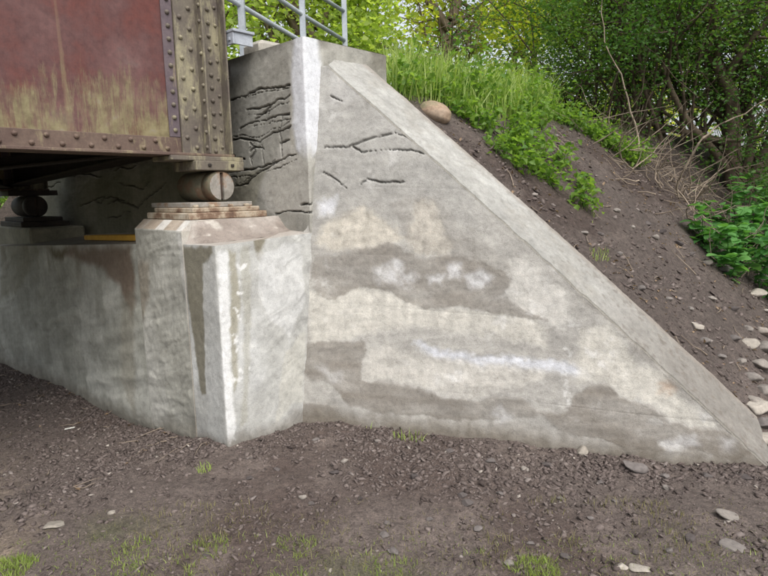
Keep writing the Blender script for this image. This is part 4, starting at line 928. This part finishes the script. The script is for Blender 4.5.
# trees and shrubs
def grow(r, p, d, L, rad, level, maxl, tubes, anchors, spread=.8, kids=4, bend=.18, upw=.08, first=.3):
    n_ = 6 if level == 0 else 4; pts = [np.array(p, float)]; d = unit(np.array(d, float))
    for k in range(n_):
        d = unit(d + bend*r.normal(size=3) + np.array([0, 0, upw])); pts.append(pts[-1] + d*L/n_)
    pts = np.array(pts); rr_ = np.linspace(rad, rad*.5, len(pts)); tubes.append(tube_np(pts, rr_, 8 if level == 0 else (5 if level == 1 else 4)))
    if level >= maxl-1: anchors.append(pts[1:])
    if level < maxl:
        for k in range(kids):
            u = first + (1-first)*(k+r.random())/kids; i = min(int(u*n_), n_-1); q = pts[i] + (pts[i+1]-pts[i])*(u*n_-i)
            dd = unit(d*.7 + spread*r.normal(size=3)); grow(r, q, dd, L*r.uniform(.42, .68), rad*r.uniform(.38, .55)*(1.1-.4*u), level+1, maxl, tubes, anchors, spread, kids, bend, upw, .25)
def tree(name, label, cat, group, base, stems, lmat, bmat, seed, leafL, leafW, nleaf, sig, maxl=3, kids=4, spread=.8, upw=.06, bend=.18, up=.6, droop=.1, zmin=None, thin=0, hollow=None):
    r = np.random.default_rng(seed); tubes = []; anchors = []
    base = np.array(base, float)
    for (off, d, L, rad) in stems: grow(r, base + np.array(off, float), d, L, rad, 0, maxl, tubes, anchors, spread, kids, bend, upw)
    t = empty(name, base); tag(t, label, cat, group); inv = Matrix.Translation(-Vector(base))
    V, F = join_np(tubes); o = link('trunk', mesh_np('trunk', V-base, F, smooth=True), bmat, t)
    Q = np.concatenate(anchors); P = Q[r.integers(0, len(Q), nleaf)] + r.normal(0, sig, (nleaf, 3))
    if zmin is not None: P = P[P[:, 2] > zmin]
    if hollow is not None: P = P[(np.abs(P[:, 0]-base[0]) > .5) | (P[:, 1] > base[1]+.3) | (P[:, 2] > hollow)]
    if thin: P = P[r.random(len(P)) < np.clip((P[:, 2]-base[2]-.15)/thin, .12, 1)]
    # clumps: light and dark by leaf age
    tint = np.clip(.5 + .35*fbm(P, 1.4, 2, seed) + r.normal(0, .2, len(P)), 0, 1)
    leaf_cloud('crown', P-base, r, leafL, leafW, lmat, t, up, tint=tint, droop=droop); return t
def gz(x, y): return T1(x, y)
BT = 'trees beyond the embankment'
# forked tree and its neighbours behind the bank
zb_ = gz(1.75, 15.2)-.2; fk = 5.9-zb_
tree('maple_tree', 'forked tree with bright yellow green leaves rising behind the grassy bank top', 'tree', BT, (1.75, 15.2, zb_), [((0, 0, 0), (.0, 0, 1), fk, .2), ((0, 0, fk-.3), (-.7, -.1, .9), 3.4, .11), ((.05, 0, fk-.1), (.3, .1, 1), 4, .13), ((0, 0, fk-.2), (.9, -.3, .35), 3.2, .06), ((0, 0, fk-1.2), (-.9, -.2, .25), 3, .06)], M['maple'], M['bark'], 51, .15, .85, 9500, .32, 3, 5, .9, .03, .07, zmin=4.9, hollow=6.8)
tree('maple_tree', 'tree with a straight trunk behind the handrail posts, light green leaves', 'tree', BT, (-1.35, 13.2, gz(-1.35, 13.2)-.2), [((0, 0, 0), (.0, 0, 1), 6.6, .19), ((0, 0, 1.8), (-.9, -.3, .4), 3, .08), ((0, 0, 2.2), (.9, -.2, .45), 1.3, .05), ((0, 0, 3), (-.6, .4, .8), 3.2, .1), ((0, 0, 3.2), (.5, .3, .9), 1.6, .07)], M['far_leaf'], M['bark'], 52, .14, .8, 8500, .32, 3, 5, .9, .03)
tree('maple_tree', 'leafy light green tree behind the deck plate and first handrail post', 'tree', BT, (-4.2, 12.6, gz(-4.2, 12.6)-.2), [((0, 0, 0), (.05, 0, 1), 4, .16), ((0, 0, 1.2), (.8, -.3, .5), 3, .08), ((0, 0, 1.8), (-.8, -.2, .6), 3, .08), ((0, 0, 2.4), (.6, .3, .9), 3, .09)], M['far_leaf'], M['bark'], 53, .14, .8, 8000, .32, 3, 5, .9, .03)
tree('maple_tree', 'slender leaning yellow green tree between the forked tree and the thicket', 'tree', BT, (4.0, 16.8, gz(4.0, 16.8)-.2), [((0, 0, 0), (.18, 0, 1), 4.6, .13), ((.1, 0, 1.0), (-.8, -.4, .5), 3, .07), ((.2, 0, 1.6), (.8, -.4, .4), 3, .07), ((.3, 0, 2.5), (-.5, -.3, .9), 3.2, .09)], M['maple'], M['bark'], 54, .14, .8, 5000, .33, 3, 5, .9, .03)
for k, (x, y, s, lab) in enumerate([(-9.5, 20, 1.2, 'broad pale green tree far behind the bridge deck'), (-3, 24, 1.3, 'large hazy green tree far behind the handrail'), (6.5, 30, 1.35, 'tall hazy green tree far behind the forked tree'), (10, 24, 1.3, 'wide green tree far behind the dark thicket'), (17, 20, 1.2, 'green tree far beyond the leafy plants and thicket')]):
    tree('background_tree', lab, 'tree', BT, (x, y, -1.2), [((0, 0, 0), (0, 0, 1), 5.5*s, .25)] + [((0, 0, zz), (math.cos(q_), math.sin(q_), .45), 3.6*s, .1) for zz, q_ in ((1.2, 0), (1.6, 2), (2, 4), (2.6, 1), (3.2, 3), (3.8, 5.2), (4.4, .4))], M['far_leaf'], M['bark'], 60+k, .26, .8, 2200, .55, 2, 5, .9, .03)
# low growth at the top of the bank hiding the tree feet
for k, (x, y) in enumerate([(-2.6, 10.8), (-.2, 11.4), (1.6, 11.6), (3.0, 12.2), (4.6, 13.0)]):
    tree('hedge_shrub', ['low light shrub behind the left post of the handrail', 'low light shrub behind the right end of the handrail', 'low yellow green shrub at the foot of the forked tree', 'low yellow green shrub between grass top and slender tree', 'loose green shrub behind the tall bank grass, next to the thicket'][k], 'shrub', 'shrubs behind the bank top', (x, y, gz(x, y)-.1), [((r.normal()*.3, r.normal()*.3, 0), (r.normal()*.5, r.normal()*.5, 1), .7, .02) for _ in range(7)], M['maple' if k in (2, 3) else 'far_leaf'], M['bark'], 70+k, .11, .7, 3600, .2, 2, 5, .7, .05)
# the dark thicket on the bank
TG = 'shrubs of the dark thicket'
TH = [(3.55, 9.3, 2.8, 'leafy shrub of the thicket leaning over the grass'), (3.7, 8.3, 2.9, 'dense dark shrub of the thicket above the brush pile'), (4.4, 9.1, 3.4, 'tall dark shrub of the thicket behind the thick stems'), (6.3, 8.4, 3.2, 'dark shrub of the thicket beyond the thick stems'), (4.4, 10.6, 3.8, 'tall shrub at the back of the thicket with lighter leaves'), (5.4, 9.6, 3.8, 'shrub filling the back of the thicket in shade'), (3.6, 11.6, 1.6, 'light green shrub where the thicket meets the tall grass'), (7.9, 8.2, 3.4, 'shrub at the outer end of the thicket')]
for k, (x, y, h, lab) in enumerate(TH):
    rr = np.random.default_rng(80+k); st_ = []
    for q_ in range(11): an = rr.uniform(0, 6.28); e = rr.uniform(.1, .6); st_.append(((rr.normal()*.28, rr.normal()*.28, -.1), (math.cos(an)*e-(.12 if k > 0 else -.1), math.sin(an)*e-.1, 1), h*rr.uniform(.6, 1.15), rr.uniform(.014, .03)))
    tree('thicket_shrub', lab, 'shrub', TG, (x, y, gz(x, y)), st_, M['weed_leaf'] if k in (6, 4, 0) else M['shrub_leaf'], M['bark_dark'], 80+k, .056, .6, 7000 if k == 6 else 14000, .12, 3, 4, .75, .02, .16, .4, .15, thin=.9)
P = hit_ground(738, 196)
tree('crooked_tree', 'crooked brown tree with several thick stems in the thicket', 'tree', None, P-np.array([0, 0, .15]), [((0, 0, 0), (-.22, .1, 1), 2.4, .13), ((.14, 0, 0), (.16, 0, 1), 2.6, .11), ((.1, .1, .3), (.45, .1, 1), 2.4, .07), ((-.1, 0, .45), (-.85, -.1, .75), 1.9, .06), ((.05, .1, .2), (.0, .3, 1), 3, .09)], M['shrub_leaf'], M['bark'], 95, .056, .6, 9000, .14, 3, 4, .8, .03, .14, zmin=P[2]+1.25)
# dry brush
P = hit_ground(683, 200); rr = np.random.default_rng(97); tubes = []
for k in range(170):
    q = P + np.array([rr.normal()*.5, rr.normal()*.4, 0]); q[2] = T1(q[0], q[1])+rr.uniform(0, .12); an = rr.uniform(0, 6.28); e = rr.uniform(-.1, 1.1)
    pts = twig_path(rr, q, (math.cos(an), math.sin(an), e), rr.uniform(.3, 1.0), 6, .22); tubes.append(tube_np(pts, np.linspace(.009, .002, len(pts))*rr.uniform(.4, 1.1), 4))
V, F = join_np(tubes); o = link('brush_pile', mesh_np('brush_pile', V, F), M['dry']); tag(o, 'tangle of bare dry brushwood at the foot of the thicket', 'brushwood')
# bare arching branches in front of the thicket
for k, (b0, pts_) in enumerate([((640, 168), [(636, 120, 6.6), (622, 80, 6.5), (606, 45, 6.4), (600, 0, 6.4)]), ((676, 190), [(700, 140, 6.3), (716, 128, 6.3), (740, 115, 6.2), (768, 98, 6.1)])]):
    P0 = hit_ground(*b0); pts = np.array([P0]+[at(*q) for q in pts_]); tt = np.linspace(0, len(pts)-1, 14); pts = np.stack([np.interp(tt, range(len(pts)), pts[:, i]) for i in range(3)], -1) + .012*np.random.default_rng(k).normal(size=(14, 3))
    o = MB().tube(pts, np.linspace(.013, .004, 14), 5).build('bare_branch', M['dry']); tag(o, ['thin bare stem standing up before the thicket', 'thin bare branch reaching across before the crooked tree'][k], 'branch')

# leafy weeds on the bank: each a thing with stems and leaves
def weed(px, py, h, n_st, nl, leafL, seed, label, mat='weed_leaf', spread=.5):
    P = hit_ground(px, py); rr = np.random.default_rng(seed); t = empty('leafy_weed', P); tag(t, label, 'weed', 'leafy weeds on the bank'); tubes = []; lp = []; ld = []
    for k in range(n_st):
        an = rr.uniform(0, 6.28); pts = twig_path(rr, (rr.normal()*.06, rr.normal()*.06, -.02), (math.cos(an)*spread, math.sin(an)*spread, 1), h*rr.uniform(.5, 1.15), 5, .15); tubes.append(tube_np(pts, np.linspace(.004, .0015, len(pts)), 4))
        q = pts[rr.integers(1, len(pts), nl)] + rr.normal(0, .035, (nl, 3)); lp.append(q)
    V, F = join_np(tubes); link('stems', mesh_np('stems', V, F), M['weed_leaf'], t); V = None
    me = t.children[0].data; a_ = me.attributes.new('tint', 'FLOAT', 'POINT'); a_.data.foreach_set('value', np.full(len(me.vertices), .3, np.float32))
    lp = np.concatenate(lp); leaf_cloud('foliage', lp, rr, leafL, .72, M[mat], t, .65, droop=.2)
WL = 'bushy light green weed growing on the bare bank behind the coping'
for k, (px, py, h) in enumerate([(478, 128, .22), (492, 132, .26), (505, 142, .28), (515, 128, .28), (520, 155, .3), (530, 140, .33), (534, 165, .32), (543, 152, .3), (545, 178, .3), (552, 186, .24), (558, 165, .22), (500, 155, .2), (522, 172, .2), (540, 130, .3), (460, 118, .2), (580, 205, .22), (578, 190, .18)]):
    weed(px, py, h, 7, 14, .062, 120+k, WL)
for k in range(20):
    rr = np.random.default_rng(300+k); px = 556 + k*4.4; py = 118 + k*2.4 + rr.uniform(-6, 5); weed(px, py, rr.uniform(.15, .3), 6, 12, .06, 300+k, 'low green herb along the edge where bare bank meets thicket')
for k in range(12):
    rr = np.random.default_rng(340+k); weed(400+k*12, 93+k*2.4+rr.uniform(-6, 2), .24, 6, 12, .055, 340+k, 'green herb among the grass beside the upper coping and boulder')

for k in range(22):
    rr = np.random.default_rng(380+k); weed(398+k*7.2+rr.uniform(-4, 4), 84+k*1.6+rr.uniform(-12, 6), rr.uniform(.35, .55), 6, 16, .06, 380+k, 'tall leafy herb standing in the bank grass')
# broad-leaved plants at the right: single leaves
def leaf_shape(seed):
    rr = np.random.default_rng(seed); nL = 11; u = np.linspace(0, 1, nL); wv_ = np.sin(np.pi*u**.75)**.75*.43; wv_[0] = .0; wv_[-1] = 0.
    V = []; 
    for i, (uu, ww) in enumerate(zip(u, wv_)):
        zc = .05*math.sin(uu*2.6) - .07*uu*uu; j = .05*(i % 2)
        V += [(uu, -ww-j*(0 < i < nL-1), zc+ww*.2), (uu, 0, zc), (uu, ww+j*(0 < i < nL-1), zc+ww*.2)]
    F = []
    for i in range(nL-1):
        F += [(3*i, 3*i+3, 3*i+4, 3*i+1), (3*i+1, 3*i+4, 3*i+5, 3*i+2)]
    me = mesh_np('leaf', V, F, {'tint': np.full(len(V), rr.uniform(.1, .95))}, smooth=True); me.materials.append(M['rasp_leaf']); return me
leaf_me = [leaf_shape(i) for i in range(9)]
RP = [((752, 282), .62), ((768, 300), .7), ((726, 266), .5), ((765, 262), .85), ((742, 245), .75), ((708, 243), .4), ((790, 290), .9), ((762, 225), .9), ((735, 278), .55), ((755, 255), .8), ((722, 232), .55), ((780, 245), .95), ((748, 268), .7)]
for k, (q, h) in enumerate(RP):
    P = hit_ground(*q); rr = np.random.default_rng(400+k); t = empty('broad_leaved_plant', P); tag(t, 'broad leaved bright green plant before the crooked tree at the bank foot', 'plant', 'broad leaved plants'); tubes = []
    for s_ in range(5):
        an = rr.uniform(0, 6.28); pts = twig_path(rr, (rr.normal()*.05, rr.normal()*.05, -.03), (math.cos(an)*.5-.1, math.sin(an)*.5-.2, 1), h*rr.uniform(.6, 1.1), 6, .12); tubes.append(tube_np(pts, np.linspace(.006, .002, len(pts)), 5))
        for i in range(1, len(pts)):
            for c_ in range(3 if i > 1 else 1):
                an = rr.uniform(0, 6.28); o = link('leaf', leaf_me[rr.integers(0, 9)], None, t); L_ = rr.uniform(.075, .14)
                o.location = pts[i]; o.rotation_euler = (rr.normal()*.25, rr.uniform(-.2, .5), an); o.scale = (L_, L_, L_)
    V, F = join_np(tubes); link('stems', mesh_np('stems', V, F, {'tint': np.full(len(V), .2)}), M['rasp_leaf'], t)
# greenery beyond the far end of the abutment
for k, (a_, b_) in enumerate([(1.2, 9.5), (-.8, 11.5), (2.5, 13)]):
    P = Lp(a_, b_, 0); tree('riverside_shrub', ['green shrub showing under the bridge beyond the far roller', 'green shrub on the low ground beyond the far girder', 'green shrub behind the far end of the abutment'][k], 'shrub', 'shrubs beyond the bridge', (P[0], P[1], gz(P[0], P[1])-.1), [((r.normal()*.3, r.normal()*.3, 0), (r.normal()*.4, r.normal()*.4, 1), 2.6, .04) for _ in range(9)], M['weed_leaf'], M['bark'], 440+k, .1, .65, 5000, .2, 3, 4, .7, .05)
